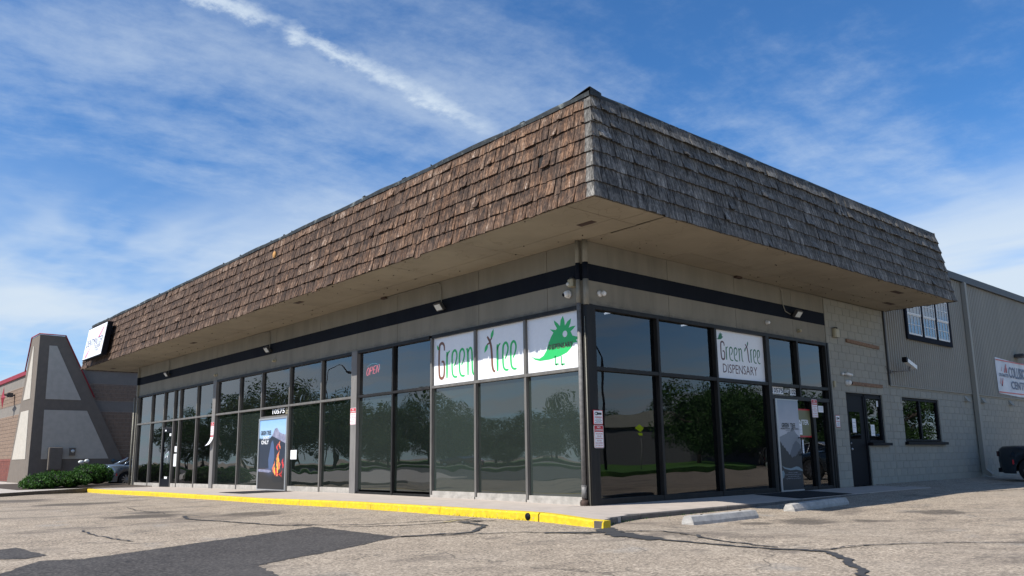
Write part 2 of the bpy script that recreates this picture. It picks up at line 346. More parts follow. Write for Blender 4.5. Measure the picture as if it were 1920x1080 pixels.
# ------------------------------------------------------------------ object helpers
def tag(o, label=None, cat=None, group=None, kind=None):
    if label: o['label'] = label
    if cat: o['category'] = cat
    if group: o['group'] = group
    if kind: o['kind'] = kind
    return o
def thing(name, label, cat, loc=(0, 0, 0), group=None, rz=0):
    o = bpy.data.objects.new(name, None); COL.objects.link(o); o.empty_display_size = .2
    o.location = loc; o.rotation_euler = (0, 0, rz)
    return tag(o, label, cat, group)
def wloc(o):
    v = Vector((0, 0, 0))
    while o is not None: v = v+o.location; o = o.parent
    return v
class MB:
    def __init__(s): s.v = []; s.f = []; s.t = []; s.sm = []
    def add(s, vs, fs, tint=.5, smooth=False):
        n = len(s.v); s.v += [tuple(v) for v in vs]
        for f in fs: s.f.append(tuple(i+n for i in f)); s.t.append(tint); s.sm.append(smooth)
        return s
    def box(s, x0, x1, y0, y1, z0, z1, tint=.5):
        x0, x1 = sorted((x0, x1)); y0, y1 = sorted((y0, y1)); z0, z1 = sorted((z0, z1))
        v = [(x0,y0,z0),(x1,y0,z0),(x1,y1,z0),(x0,y1,z0),(x0,y0,z1),(x1,y0,z1),(x1,y1,z1),(x0,y1,z1)]
        return s.add(v, [(0,3,2,1),(4,5,6,7),(0,1,5,4),(1,2,6,5),(2,3,7,6),(3,0,4,7)], tint)
    def bev(s, x0, x1, y0, y1, z0, z1, b=.01):
        """box with chamfered vertical and top edges"""
        x0, x1 = sorted((x0, x1)); y0, y1 = sorted((y0, y1))
        ring = lambda q, z: [(x0+q,y0,z),(x1-q,y0,z),(x1,y0+q,z),(x1,y1-q,z),(x1-q,y1,z),(x0+q,y1,z),(x0,y1-q,z),(x0,y0+q,z)]
        r0 = ring(b, z0); r1 = ring(b, z1-b)
        r2 = [(min(max(x, x0+b), x1-b), min(max(y, y0+b), y1-b), z1) for x, y, z in ring(b, z1)]
        s.add(r0+r1+r2, [(i, (i+1)%8, 8+(i+1)%8, 8+i) for i in range(8)]+[(8+i, 8+(i+1)%8, 16+(i+1)%8, 16+i) for i in range(8)]+[tuple(range(16, 24)), tuple(range(7, -1, -1))])
        return s
    def tube(s, path, r, n=8, cap=True, tint=.5):
        path = [Vector(p) for p in path]; rs = r if isinstance(r, (list, tuple)) else [r]*len(path)
        rings = []; ref = Vector((.31, .17, .94))
        for i, p in enumerate(path):
            d = (path[min(i+1, len(path)-1)]-path[max(i-1, 0)])
            d = d.normalized() if d.length > 1e-9 else Vector((0, 0, 1))
            a = d.cross(ref)
            if a.length < .1: a = d.cross(Vector((1, 0, 0)))
            a.normalize(); b = d.cross(a)
            rings += [p+(a*math.cos(k*2*math.pi/n)+b*math.sin(k*2*math.pi/n))*rs[i] for k in range(n)]
        fs = [(i*n+k, i*n+(k+1)%n, (i+1)*n+(k+1)%n, (i+1)*n+k) for i in range(len(path)-1) for k in range(n)]
        if cap: fs += [tuple(range(n-1, -1, -1)), tuple((len(path)-1)*n+k for k in range(n))]
        return s.add(rings, fs, tint, True)
    def ball(s, c, r, sc=(1, 1, 1), n=10, m=7):
        c = Vector(c); vs = []
        for i in range(m+1):
            th = math.pi*i/m
            for k in range(n): ph = 2*math.pi*k/n; vs.append(c+Vector((r*sc[0]*math.sin(th)*math.cos(ph), r*sc[1]*math.sin(th)*math.sin(ph), r*sc[2]*math.cos(th))))
        fs = [(i*n+k, (i+1)*n+k, (i+1)*n+(k+1)%n, i*n+(k+1)%n) for i in range(m) for k in range(n)]
        return s.add(vs, fs, .5, True)
    def prism(s, pts, off):
        """flat polygon pts (3d) thickened by vector off"""
        n = len(pts); off = Vector(off); p = [Vector(q) for q in pts]
        s.add(p+[q+off for q in p], [tuple(range(n-1, -1, -1)), tuple(range(n, 2*n))]+[(i, (i+1)%n, n+(i+1)%n, n+i) for i in range(n)])
        return s
    def build(s, name, mat, parent=None, label=None, kind=None):
        o = wloc(parent) if parent is not None else Vector((0, 0, 0))
        me = bpy.data.meshes.new(name)
        me.from_pydata([(v[0]-o.x, v[1]-o.y, v[2]-o.z) for v in s.v], [], s.f); me.validate()
        if len(me.polygons) == len(s.f):
            at = me.attributes.new('tint', 'FLOAT', 'FACE'); at.data.foreach_set('value', s.t)
            me.polygons.foreach_set('use_smooth', s.sm)
        me.materials.append(MT[mat] if isinstance(mat, str) else mat)
        ob = bpy.data.objects.new(name, me); COL.objects.link(ob)
        if parent is not None: ob.parent = parent
        if label: ob['label'] = label
        if kind: ob['kind'] = kind
        return ob
# wall frames: a = along the wall (to the viewer's right), d = outward, z = up
def WP(w, a, d, z): return Vector((a, -d, z)) if w == 'L' else Vector((d, a, z))
def wbox(mb, w, a0, a1, d0, d1, z0, z1, tint=.5):
    if w == 'L': return mb.box(a0, a1, -d1, -d0, z0, z1, tint)
    return mb.box(d0, d1, a0, a1, z0, z1, tint)
def wpart(name, w, a0, a1, d0, d1, z0, z1, mat, parent, label=None):
    return wbox(MB(), w, a0, a1, d0, d1, z0, z1).build(name, mat, parent, label)
_tc = {}
def glyphs(txt, bold=False):
    k = (txt, bold)
    if k in _tc: return _tc[k]
    cu = bpy.data.curves.new('lettering', 'FONT'); cu.body = txt; cu.resolution_u = 2; cu.space_line = 1.05
    if bold: cu.offset = .022
    cu.align_x = 'CENTER'
    ob = bpy.data.objects.new('lettering', cu); COL.objects.link(ob)
    bpy.context.view_layer.update()
    me = bpy.data.meshes.new_from_object(ob.evaluated_get(bpy.context.evaluated_depsgraph_get()))
    vs = [(v.co.x, v.co.y) for v in me.vertices]; fs = [tuple(p.vertices) for p in me.polygons]
    bpy.data.objects.remove(ob); bpy.data.curves.remove(cu); bpy.data.meshes.remove(me)
    xs = [v[0] for v in vs]; ys = [v[1] for v in vs]
    x0, x1, y0, y1 = min(xs), max(xs), min(ys), max(ys)
    _tc[k] = ([((x-x0)/(x1-x0)-.5, (y-y0)/(y1-y0)-.5) for x, y in vs], fs)
    return _tc[k]
def text(mb, txt, w, a, z, width, height, d, bold=False, shear=0, rot=0):
    vs, fs = glyphs(txt, bold); cr, sr = math.cos(rot), math.sin(rot)
    out = []
    for x, y in vs:
        X = x*width+shear*y*height; Y = y*height
        out.append(WP(w, a+X*cr-Y*sr, d, z+X*sr+Y*cr))
    return mb.add(out, fs)
def ribbon2(mb, pts, wid, to3):
    """flat stroke of given width(s) along 2d polyline"""
    ws = wid if isinstance(wid, (list, tuple)) else [wid]*len(pts)
    L, Rr = [], []
    for i, (x, y) in enumerate(pts):
        x0, y0 = pts[max(i-1, 0)]; x1, y1 = pts[min(i+1, len(pts)-1)]
        dx, dy = x1-x0, y1-y0; l = math.hypot(dx, dy) or 1
        nx, ny = -dy/l*ws[i]/2, dx/l*ws[i]/2
        L.append(to3(x+nx, y+ny)); Rr.append(to3(x-nx, y-ny))
    n = len(pts)
    mb.add(L+Rr, [(n+i, n+i+1, i+1, i) for i in range(n-1)])
def smooth(pts, it=2):
    for _ in range(it):
        q = [pts[0]]
        for a, b in zip(pts, pts[1:]): q += [(a[0]*.75+b[0]*.25, a[1]*.75+b[1]*.25), (a[0]*.25+b[0]*.75, a[1]*.25+b[1]*.75)]
        pts = q+[pts[-1]]
    return pts
def lerp_tab(tab, x):
    if x <= tab[0][0]: return tab[0][1]
    for (a, u), (b, v) in zip(tab, tab[1:]):
        if x <= b: t = (x-a)/(b-a); t = t*t*(3-2*t); return u+(v-u)*t
    return tab[-1][1]
rnd = random.Random(7)
# ------------------------------------------------------------------ ground levels
LOTL = [(-60, -.15), (-23, -.19), (-9.2, -.104), (-3.3, -.068), (1.1, -.068), (2.5, -.106), (5, -.13), (60, -.13)]
LOTR = [(-2.45, -.106), (-.3, -.17), (2, -.16), (5, -.12), (9, -.06), (15, -.08), (40, -.1)]
def zlot(x, y):
    if y <= -2.45:
        a = lerp_tab(LOTL, x); t = min(1, (-2.45-y)/2.0); return a+(-.13-a)*t
    b = lerp_tab(LOTR, y)
    if x < 1.2:
        if y < 11: return min(b, -.106) if x > -23 else -.19
        t = max(0, min(1, x/1.2)); return .02+(b-.02)*t
    t = min(1, max(0, (x-4)/5)); return b+(-.13-b)*t
WB = [(-26, -.064), (-17.5, -.015), (-8.3, .026), (-3.3, .016), (0, -.01), (3, -.01)]
CT = [(-23.1, -.05), (-15, -.01), (-9.2, .0), (-3.3, .05), (1.1, .05), (2.5, -.01)]
KR = [(-2.45, -.01), (-.3, -.08), (3.5, -.075), (6, -.06), (9, -.05), (12, -.05)]
XE = [(-2.45, 2.5), (-1.6, 1.9), (-.9, 1.5), (-.35, 1.25), (11.5, 1.25)]
def linseg(tab, x):
    if x <= tab[0][0]: return tab[0][1]
    for (a, u), (b, v) in zip(tab, tab[1:]):
        if x <= b: return u+(v-u)*(x-a)/(b-a)
    return tab[-1][1]
def zwalk(x, y):
    if x <= 0 and y <= 0: t = -y/2.45; return lerp_tab(WB, x)*(1-t)+lerp_tab(CT, x)*t
    if y >= 0: t = max(0, min(1, x/1.25)); return -.005*(1-t)+lerp_tab(KR, y)*t
    t = -y/2.45; xe = linseg(XE, y); s = max(0, min(1, x/xe))
    return (lerp_tab(WB, x)*(1-t)+lerp_tab(CT, x)*t)*(1-s)+lerp_tab(KR, y)*s
def arange(a, b, st):
    n = max(1, int(round((b-a)/st))); return [a+(b-a)*i/n for i in range(n+1)]
def sheet(name, xs, ys, zf, mat, kind='structure', parent=None):
    mb = MB(); nx = len(xs)
    mb.v = [(x, y, zf(x, y)) for y in ys for x in xs]
    mb.f = [(j*nx+i, j*nx+i+1, (j+1)*nx+i+1, (j+1)*nx+i) for j in range(len(ys)-1) for i in range(nx-1)]
    mb.t = [.5]*len(mb.f); mb.sm = [True]*len(mb.f)
    return mb.build(name, mat, parent, kind=kind)
sheet('parking_lot', [-900, -300, -120]+arange(-60, -26, 2)[:-1]+arange(-26, 10, .25)+arange(12, 60, 3)+[120, 300, 900],
      [-900, -300, -100, -40, -20]+arange(-12, 12, .25)+arange(13, 60, 2)+[120, 300, 900], zlot, 'lot')
# newer asphalt patch in front (the whole of it lies on the level part of the lot)
zp = -.13+.004
pp = [(-1.24, -4.75), (1.12, -4.82), (1.8, -5.95), (2.50, -7.30), (3.3, -7.49), (5.2, -7.95), (9, -8.6), (16, -13), (4, -15), (1.6, -9.4), (.72, -8.9), (.44, -8.72), (.60, -8.35), (-.1, -7.0), (-.55, -6.1)]
def rough_edge(pts, amp, st, r):
    out = []
    for i, p in enumerate(pts):
        q = pts[(i+1) % len(pts)]; l = math.hypot(q[0]-p[0], q[1]-p[1]); n = max(1, int(l/st))
        for k in range(n):
            t = k/n; out.append((p[0]+(q[0]-p[0])*t+r.uniform(-amp, amp), p[1]+(q[1]-p[1])*t+r.uniform(-amp, amp)))
    return out
e = rough_edge(pp, .022, .07, rnd)
mb = MB(); mb.add([(x, y, zp) for x, y in e], [tuple(range(len(e)-1, -1, -1))]); mb.build('asphalt_patch', 'patch', kind='structure')
e = rough_edge([(-1.1, -8.95), (-1.35, -8.62), (-.1, -8.55), (.1, -8.8), (-.2, -9.15)], .015, .08, rnd)
mb = MB(); mb.add([(x, y, zp) for x, y in e], [tuple(range(len(e)))]); mb.build('asphalt_patch', 'patch', kind='structure')
def crack(pts, w, jit=.035, name='crack_sealant'):
    q = []
    for a, b in zip(pts, pts[1:]):
        n = max(2, int(math.hypot(b[0]-a[0], b[1]-a[1])/.10))
        for k in range(n): t = k/n; q.append((a[0]+(b[0]-a[0])*t+rnd.uniform(-jit, jit), a[1]+(b[1]-a[1])*t+rnd.uniform(-jit, jit)))
    q.append(pts[-1]); q = smooth(q, 1)
    ws = [w*rnd.uniform(.55, 1.35) for _ in q]; ws[0] = ws[-1] = w*.25
    mb = MB(); ribbon2(mb, q, ws, lambda x, y: (x, y, zlot(x, y)+.009)); mb.build(name, 'seal', kind='structure')
crack([(-5.2, -4.95), (-5.47, -5.18), (-4.6, -5.45), (-3.1, -5.2), (-1.9, -5.0), (-1.4, -4.72)], .07)
crack([(-1.9, -4.80), (-.9, -4.2), (-.1, -3.0), (.6, -2.75)], .05)
crack([(.55, -2.95), (.2, -3.15), (1.0, -3.30), (1.52, -3.95), (1.22, -4.45), (1.13, -4.80)], .09)
crack([(1.13, -4.83), (1.62, -4.10), (2.05, -3.45), (2.5, -3.2), (2.9, -3.1)], .045)
crack([(.2, -3.15), (-.2, -3.9), (-.9, -4.55)], .05)
crack([(2.3, -3.35), (2.75, -2.90), (3.0, -2.62)], .09)
crack([(2.55, -2.47), (2.80, -2.70), (3.10, -2.88), (3.4, -2.98), (3.9, -3.05)], .30, .05)
crack([(2.3, -3.38), (2.6, -3.1), (2.9, -2.86)], .12)
crack([(3.2, -2.95), (3.9, -3.0), (4.5, -3.0), (5.0, -3.02), (5.6, -2.88), (5.9, -2.86), (6.3, -3.3), (6.75, -3.95), (7.3, -4.8), (8.3, -6.2)], .085)
crack([(3.0, -2.60), (3.35, -2.25), (4.0, -2.45), (4.5, -2.65), (5.3, -2.80)], .05)
crack([(5.7, -2.85), (6.0, -2.0), (6.4, -1.1), (6.95, -.5), (8.4, 1.6)], .045)
crack([(-9.5, -5.0), (-8.2, -5.2), (-6.5, -5.15)], .03)
crack([(-3.4, -7.4), (-2.2, -7.5), (-1.0, -7.4)], .035)
crack([(5.2, 5.2), (6.1, 8.2), (7.0, 12.5)], .06)
crack([(3.0, 9.4), (3.6, 12.8), (3.9, 17.5)], .07)
# sidewalk of slabs
def walk_slab(x0, x1, y0, y1, xf=None):
    nx = max(1, int((x1-x0)/.5)); ny = max(2, int((y1-y0)/.35)); mb = MB(); vs = []
    for j in range(ny+1):
        y = y0+(y1-y0)*j/ny; xe = min(x1, linseg(XE, y)-.012) if xf else x1
        for i in range(nx+1):
            x = x0+(xe-x0)*i/nx; vs.append((x, y, zwalk(x, y)))
    n = len(vs); fs = [(j*(nx+1)+i, j*(nx+1)+i+1, (j+1)*(nx+1)+i+1, (j+1)*(nx+1)+i) for j in range(ny) for i in range(nx)]
    vs += [(x, y, z-.2) for x, y, z in vs]
    bd = [i for i in range(nx+1)]+[j*(nx+1)+nx for j in range(1, ny+1)]+[ny*(nx+1)+i for i in range(nx-1, -1, -1)]+[j*(nx+1) for j in range(ny-1, 0, -1)]
    fs += [(b, a, a+n, b+n) for a, b in zip(bd, bd[1:]+bd[:1])]
    mb.add(vs, fs); return mb
sw = MB().box(-26.3, 1.1, -2.25, .2, -.5, -.26).build('sidewalk', 'kerb', kind='structure')
jx = [-23.05, -20.1, -17.1, -14.1, -11.1, -8.1, -5.1, -2.1, .0]
for a, b in zip(jx, jx[1:]): walk_slab(a+.006, b-.006, -2.29, -.02).build('slab', 'walk', sw)
walk_slab(.006, 2.4, -2.43, -.6, True).build('slab', 'walk', sw)
walk_slab(.02, 1.24, -.588, 2.3, True).build('slab', 'walk', sw)
for a, b in ((2.312, 5.0), (5.012, 8.0), (8.012, 11.4)): walk_slab(.02, 1.24, a, b, True).build('slab', 'walk', sw)
MB().add([(-26.5, -1.9, -.08), (-23.0, -1.9, -.08), (-23.0, 1, -.08), (-26.5, 1, -.08)], [(0, 1, 2, 3)]).build('slab', 'walk', sw)
def kerb_piece(x0, x1, mat, yo=-2.45, tip=False):
    mb = MB(); n = max(2, int((x1-x0)/.3)); prof = []
    for i in range(n+1):
        x = x0+(x1-x0)*i/n; zt = lerp_tab(CT, x)+rnd.uniform(-.002, .002); zb = zlot(x, yo)-.1
        prof.append([(x, yo-.012, zb), (x, yo, zt-.022), (x, yo+.022, zt), (x, yo+.145, zt+.001), (x, yo+.145, zb)])
    vs = [p for q in prof for p in q]
    fs = [(i*5+k, (i+1)*5+k, (i+1)*5+k+1, i*5+k+1) for i in range(n) for k in range(4)]+[(0, 1, 2, 3, 4), tuple(n*5+k for k in (4, 3, 2, 1, 0))]
    return mb.add(vs, fs)
kb = MB().box(-23.0, 1.0, -2.40, -2.32, -.5, -.27).build('kerb', 'kerb', kind='structure')
ks = [-23.1, -22.2, -18.6, -15.4, -12.3, -9.3, -6.3, -3.4, -1.2, 1.22]
for a, b in zip(ks, ks[1:]): kerb_piece(a+.006, b-.006, 0).build('kerb_stone', 'curb_yellow', kb, label='yellow painted kerb stone')
k = kerb_piece(1.245, 2.50, 0); k.build('kerb_stone', 'curb_yellow', kb, label='last yellow kerb stone at the corner tip')
MB().tube([(1.0, -2.468, -.012), (1.0, -2.40, -.012)], .052, 16).build('drain_hole', 'black', kb)
# right-hand kerb, unpainted, cracked corner
def rkerb(pts):
    mb = MB(); vs = []
    for (x, y), (x2, y2) in zip(pts, pts[1:]+[(2*pts[-1][0]-pts[-2][0], 2*pts[-1][1]-pts[-2][1])]):
        dx, dy = x2-x, y2-y; l = math.hypot(dx, dy); nx, ny = dy/l, -dx/l
        zt = lerp_tab(KR, y)+rnd.uniform(-.004, .003)
        for o, z in ((.01, -.40), (.0, zt-.02), (-.02, zt), (-.14, zt+.001), (-.14, -.4)): vs.append((x+nx*o, y+ny*o, z))
    n = len(pts); fs = [(i*5+k, i*5+k+1, (i+1)*5+k+1, (i+1)*5+k) for i in range(n-1) for k in range(4)]+[(4, 3, 2, 1, 0), tuple((n-1)*5+k for k in range(5))]
    return mb.add(vs, fs)
rkerb([(2.50, -2.43), (2.36, -2.25), (2.16, -2.0), (1.98, -1.72), (1.86, -1.50), (1.70, -1.25)]).build('kerb_stone', 'kerb', kb, label='broken grey kerb stone at the corner')
rkerb([(1.56, -1.0), (1.44, -.75), (1.32, -.45), (1.26, -.2)]).build('kerb_stone', 'kerb', kb)
for a, b in ((-.18, 2.29), (2.31, 4.98), (5.02, 7.98)):
    rkerb([(1.25, y) for y in arange(a, b, .4)]).build('kerb_stone', 'kerb', kb)
# weeds in the gutter
mb = MB()
for i in range(170):
    t = rnd.random(); x, y = rnd.choice([(1.62-.5*t, -1.1+1.2*t), (1.27, -.2+2.2*t), (2.5-.7*t, -2.43+1.0*t), (-1+2.*t, -2.47)])
    x += rnd.uniform(0, .05); y -= rnd.uniform(0, .03); z = zlot(x, y)
    h = rnd.uniform(.01, .045); a = rnd.uniform(0, 6.3); s = .010
    mb.add([(x, y, z), (x+s*math.cos(a), y+s*math.sin(a), z), (x+rnd.uniform(-.02, .02), y+rnd.uniform(-.02, .02), z+h)], [(0, 1, 2)], rnd.random())
tag(mb.build('weeds', 'hedgeleaf'), 'small green weeds growing in the gutter along the kerb', 'weeds', kind='stuff')
# faded stall line
MB().add([(-.15, -2.55, zlot(-.15, -2.55)+.006), (-.05, -2.55, zlot(-.05, -2.55)+.006), (.08, -3.3, zlot(.08, -3.3)+.006), (-.02, -3.3, zlot(-.02, -3.3)+.006)], [(3, 2, 1, 0)]).build('road_marking', M('worn_yellow_line', (.42, .33, .14), (.28, .24, .18), scale=20, rough=.9), kind='structure')

# ------------------------------------------------------------------ main building
XL, YR, ZS, ZT = -25.98, 12.34, 4.855, 6.75
shop = thing('shop_building', 'low corner shop with brown shake mansard roof and dark storefront windows', 'building', (0, 0, 0))
Z1, Z2, S0, S1 = 2.45, 3.64, 4.10, 4.42
# wall panels above the windows, with seams
for w, a0, a1, seams in (('L', XL, -.02, [-24.0, -22.1, -20.0, -17.6, -15.1, -12.97, -10.2, -8.2, -6.3, -3.15, -1.02]), ('R', .02, 8.93, [2.48, 4.9, 7.35])):
    ed = [a0]+seams+[a1]
    for a, b in zip(ed, ed[1:]): wpart('wall_panel', w, a+.006, b-.006, -.12, 0, Z2, ZS, 'stucco', shop)
    wpart('painted_band', w, a0, a1+.02, -.02, .004, S0, S1, 'navy', shop, 'dark navy band painted along the wall')
wbox(wbox(MB(), 'L', XL, -.15, -.2, -.14, Z2, ZS), 'R', .15, 8.9, -.2, -.14, Z2, ZS).build('wall', 'inner', shop)
# storefront frames
MX = [-25.94, -24.22, -22.74, -21.62, -21.0, -19.27, -17.6, -15.54, -13.86, -11.97, -10.05, -8.25, -6.48, -4.88, -3.29, -1.7, -.17]
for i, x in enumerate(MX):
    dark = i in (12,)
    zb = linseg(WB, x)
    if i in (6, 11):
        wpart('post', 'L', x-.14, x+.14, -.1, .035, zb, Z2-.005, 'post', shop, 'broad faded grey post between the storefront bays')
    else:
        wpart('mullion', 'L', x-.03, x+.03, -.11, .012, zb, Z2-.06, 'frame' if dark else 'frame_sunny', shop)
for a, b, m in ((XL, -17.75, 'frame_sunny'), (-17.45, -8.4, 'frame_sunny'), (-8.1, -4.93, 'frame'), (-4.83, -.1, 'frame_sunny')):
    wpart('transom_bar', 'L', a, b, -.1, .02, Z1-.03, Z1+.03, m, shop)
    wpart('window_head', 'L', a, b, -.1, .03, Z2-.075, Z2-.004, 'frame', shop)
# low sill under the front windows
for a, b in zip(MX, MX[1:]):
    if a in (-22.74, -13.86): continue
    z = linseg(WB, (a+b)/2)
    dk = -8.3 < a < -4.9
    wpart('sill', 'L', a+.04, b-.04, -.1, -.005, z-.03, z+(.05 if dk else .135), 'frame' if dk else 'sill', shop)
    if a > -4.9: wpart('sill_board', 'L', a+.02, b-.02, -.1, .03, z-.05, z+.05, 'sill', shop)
GUP = []
for i, (a, b) in enumerate(zip(MX, MX[1:])):
    z = linseg(WB, (a+b)/2)
    A, B = a+.03, b-.03
    if i in (6, 11): A = a+.14
    if i in (5, 10): B = b-.14
    wpart('window_pane', 'L', A, B, -.065, -.057, Z1+.03, Z2-.07, 'g_up', shop)
    if i == 8: wpart('window_pane', 'L', A, B, -.065, -.057, 2.2, Z1-.03, 'g_dark', shop)
    elif i != 2:
        wpart('window_pane', 'L', A, B, -.065, -.057, z+.1, Z1-.03, 'g_dark' if i < 6 else ('g_green3', 'g_green', 'g_green3')[i-13] if i > 12 else ('g_green2', 'g_green', 'g_green2', 'g_green2', 'g_green2', 'g_green', 'g_green2')[i-6], shop)
# glazed door in the far bay
dz = linseg(WB, -22.2)
door = wpart('door', 'L', -22.70, -21.66, -.06, .0, dz+.01, dz+.30, 'black', shop, 'narrow black framed glass door in the far bay')
wpart('door_stile', 'L', -22.70, -22.60, -.06, .0, dz+.3, 2.02, 'black', door); wpart('door_stile', 'L', -21.76, -21.66, -.06, .0, dz+.3, 2.02, 'black', door)
wpart('door_rail', 'L', -22.70, -21.66, -.06, .001, 2.02, 2.14, 'black', door)
wpart('window_pane', 'L', -22.6, -21.76, -.035, -.028, dz+.3, 2.02, 'g_dark', door)
wpart('window_pane', 'L', -22.7, -21.66, -.065, -.057, 2.2, Z1-.03, 'g_dark', shop); wpart('door_head', 'L', -22.71, -21.65, -.08, .01, 2.145, 2.2, 'frame', shop)
MB().tube([WP('L', -21.84, .0, .85), WP('L', -21.84, .06, .87), WP('L', -21.84, .06, 1.12), WP('L', -21.84, 0, 1.14)], .012, 6).build('door_handle', 'alu', door)
# double door covered by the fire poster
zb = linseg(WB, -12.9)
dd = wpart('door', 'L', -13.80, -12.03, -.06, -.01, zb, 2.13, 'black', shop, 'double entrance door behind the camp fire poster')
wpart('door_head', 'L', -13.83, -12.0, -.09, .016, 2.14, 2.2, 'frame_sunny', shop)
# right-hand storefront
MY = [.20, 2.05, 4.02, 6.09, 7.43, 8.84]
wpart('corner_post', 'L', -.10, .06, -.12, .05, -.03, Z2-.002, 'frame', shop, 'dark metal post at the corner of the storefront')
wpart('corner_post', 'R', .062, .20, -.1, .045, -.03, Z2-.004, 'frame', shop)
for i, y in enumerate(MY[1:]):
    h = .07 if i == 2 else .035
    if i == 3: wpart('mullion', 'R', y-h, y+h, -.11, .035, 2.2, Z2-.06, 'frame', shop)
    else: wpart('mullion', 'R', y-h, y+h, -.11, .035, .0, Z2-.06, 'frame', shop)
wpart('mullion', 'R', 8.88, 8.95, -.11, .05, 0, Z2, 'frame', shop)
wpart('transom_bar', 'R', .2, 8.87, -.1, .028, Z1-.035, Z1+.035, 'frame', shop)
wpart('window_head', 'R', .2, 8.87, -.1, .04, Z2-.08, Z2-.004, 'frame', shop)
wpart('door_head', 'R', 6.16, 8.80, -.1, .03, 2.11, 2.20, 'frame', shop)
wpart('sill', 'R', .2, 6.02, -.1, .026, -.03, .10, 'frame', shop)
for a, b in zip(MY, MY[1:]):
    wpart('window_pane', 'R', a+.03, b-.03, -.065, -.057, Z1+.03, Z2-.07, 'g_side', shop)
for a, b in ((.2, 2.05), (2.05, 4.02), (4.02, 6.03)): wpart('window_pane', 'R', a+.03, b-.03, -.065, -.057, .10, Z1-.03, 'g_side', shop)
wpart('window_pane', 'R', 6.16, 7.39, -.065, -.057, 2.2, Z1-.03, 'g_side', shop); wpart('window_pane', 'R', 7.47, 8.8, -.065, -.057, 2.2, Z1-.03, 'g_side', shop)
wpart('mullion', 'R', 7.95, 8.07, -.11, .02, 0, 2.1, 'frame', shop); wpart('mullion', 'R', 8.70, 8.80, -.11, .02, 0, 2.1, 'frame', shop)
wpart('sill', 'R', 7.25, 8.7, -.1, .01, -.02, .07, 'frame', shop)
wpart('window_pane', 'R', 8.07, 8.7, -.065, -.057, .07, 2.1, 'g_side', shop); wpart('window_pane', 'R', 7.27, 7.95, -.065, -.057, .07, 2.1, 'g_side', shop)
dr = wpart('door', 'R', 6.24, 7.25, -.06, .012, .01, 2.1, 'black', shop, 'black entrance door carrying the mountain poster')
hb = MB().tube([WP('R', 7.12, .05, .82), WP('R', 7.12, .12, .82), WP('R', 7.12, .12, 1.22), WP('R', 7.12, .05, 1.22)], .016, 8); hb.build('door_handle', 'black', dr)
# interior shell so the glass looks into dark rooms
MB().box(XL+.1, -.3, 7.9, 8, -.02, 4.6).box(XL, XL+.1, .2, 8, -.02, 4.6).box(XL, -.3, .2, 8.5, 4.5, 4.6).box(XL+.1, -.2, .11, 8.5, -.4, -.09).build('interior_shell', 'inner', shop)
MB().box(-8.3, -8.2, .2, 7.9, -.05, 4.5).build('interior_partition', 'inner', shop)
# rear walls and flat roof
MB().box(XL-.1, XL, .0, 12.3, -.3, 6.3).box(XL, -.2, 12.2, 12.3, -.3, 6.3).build('wall', 'joint', shop)
MB().box(-27.6, 1.45, -1.3, 12.1, 6.40, 6.50).build('roof', 'felt', shop)
# ---- block wall of the shop's right-hand part
nblk = [0]; stuff_blk = MB()
def blockwall(parent, y0, y1, z0, z1, holes, limit, stuff, backs=True):
    ch, cw = .2033, .4066; k0 = int(math.floor(z0/ch)); out = []
    nz = int(round((z1-0)/ch))+1
    for r in range(0, nz+1):
        za, zb_ = r*ch, min((r+1)*ch, z1)
        if za >= z1-.01: break
        off = 0 if r % 2 else cw/2; c = math.floor((y0-off)/cw)
        y = c*cw+off
        while y < y1:
            ya, yb = max(y, y0), min(y+cw, y1)
            segs = [(ya, yb)]
            for hy0, hy1, hz0, hz1 in holes:
                if zb_ > hz0+.02 and za < hz1-.02:
                    ns = []
                    for p, q in segs:
                        if q <= hy0 or p >= hy1: ns.append((p, q)); continue
                        if p < hy0: ns.append((p, hy0))
                        if q > hy1: ns.append((hy1, q))
                    segs = ns
            for p, q in segs:
                if q-p > .05: out.append((p, q, za, zb_))
            y += cw
    out.sort(key=lambda b: b[0]*1.0+b[2]*.05)
    for i, (p, q, za, zb_) in enumerate(out):
        pr = rnd.uniform(-.0015, .0015)
        mb = MB() if i < limit else stuff
        x = pr; g = .0045; yb0, yb1, z0_, z1_ = p+g, q-g, za+g, zb_-g; c = .006
        vs = [(x-.02, yb0, z0_), (x-.02, yb1, z0_), (x-.02, yb1, z1_), (x-.02, yb0, z1_), (x, yb0+c, z0_+c), (x, yb1-c, z0_+c), (x, yb1-c, z1_-c), (x, yb0+c, z1_-c)]
        mb.add(vs, [(4, 5, 6, 7), (0, 1, 5, 4), (1, 2, 6, 5), (2, 3, 7, 6), (3, 0, 4, 7)], rnd.random())
        if i < limit: mb.build('block', 'block', parent)
sb = MB()
bw = MB().box(-.2, -.008, 8.95, 9.77, -.2, 4.85).box(-.2, -.008, 9.77, 11.88, 2.42, 4.85).box(-.2, -.008, 10.88, 11.88, -.2, 1.10).box(-.2, -.008, 11.88, YR, -.2, 4.85).build('block_wall', 'joint', shop)
blockwall(bw, 8.96, YR, 0, 4.845, [(9.77, 10.86, 0, 2.40), (10.5, 11.88, 1.10, 2.40)], 300, sb)
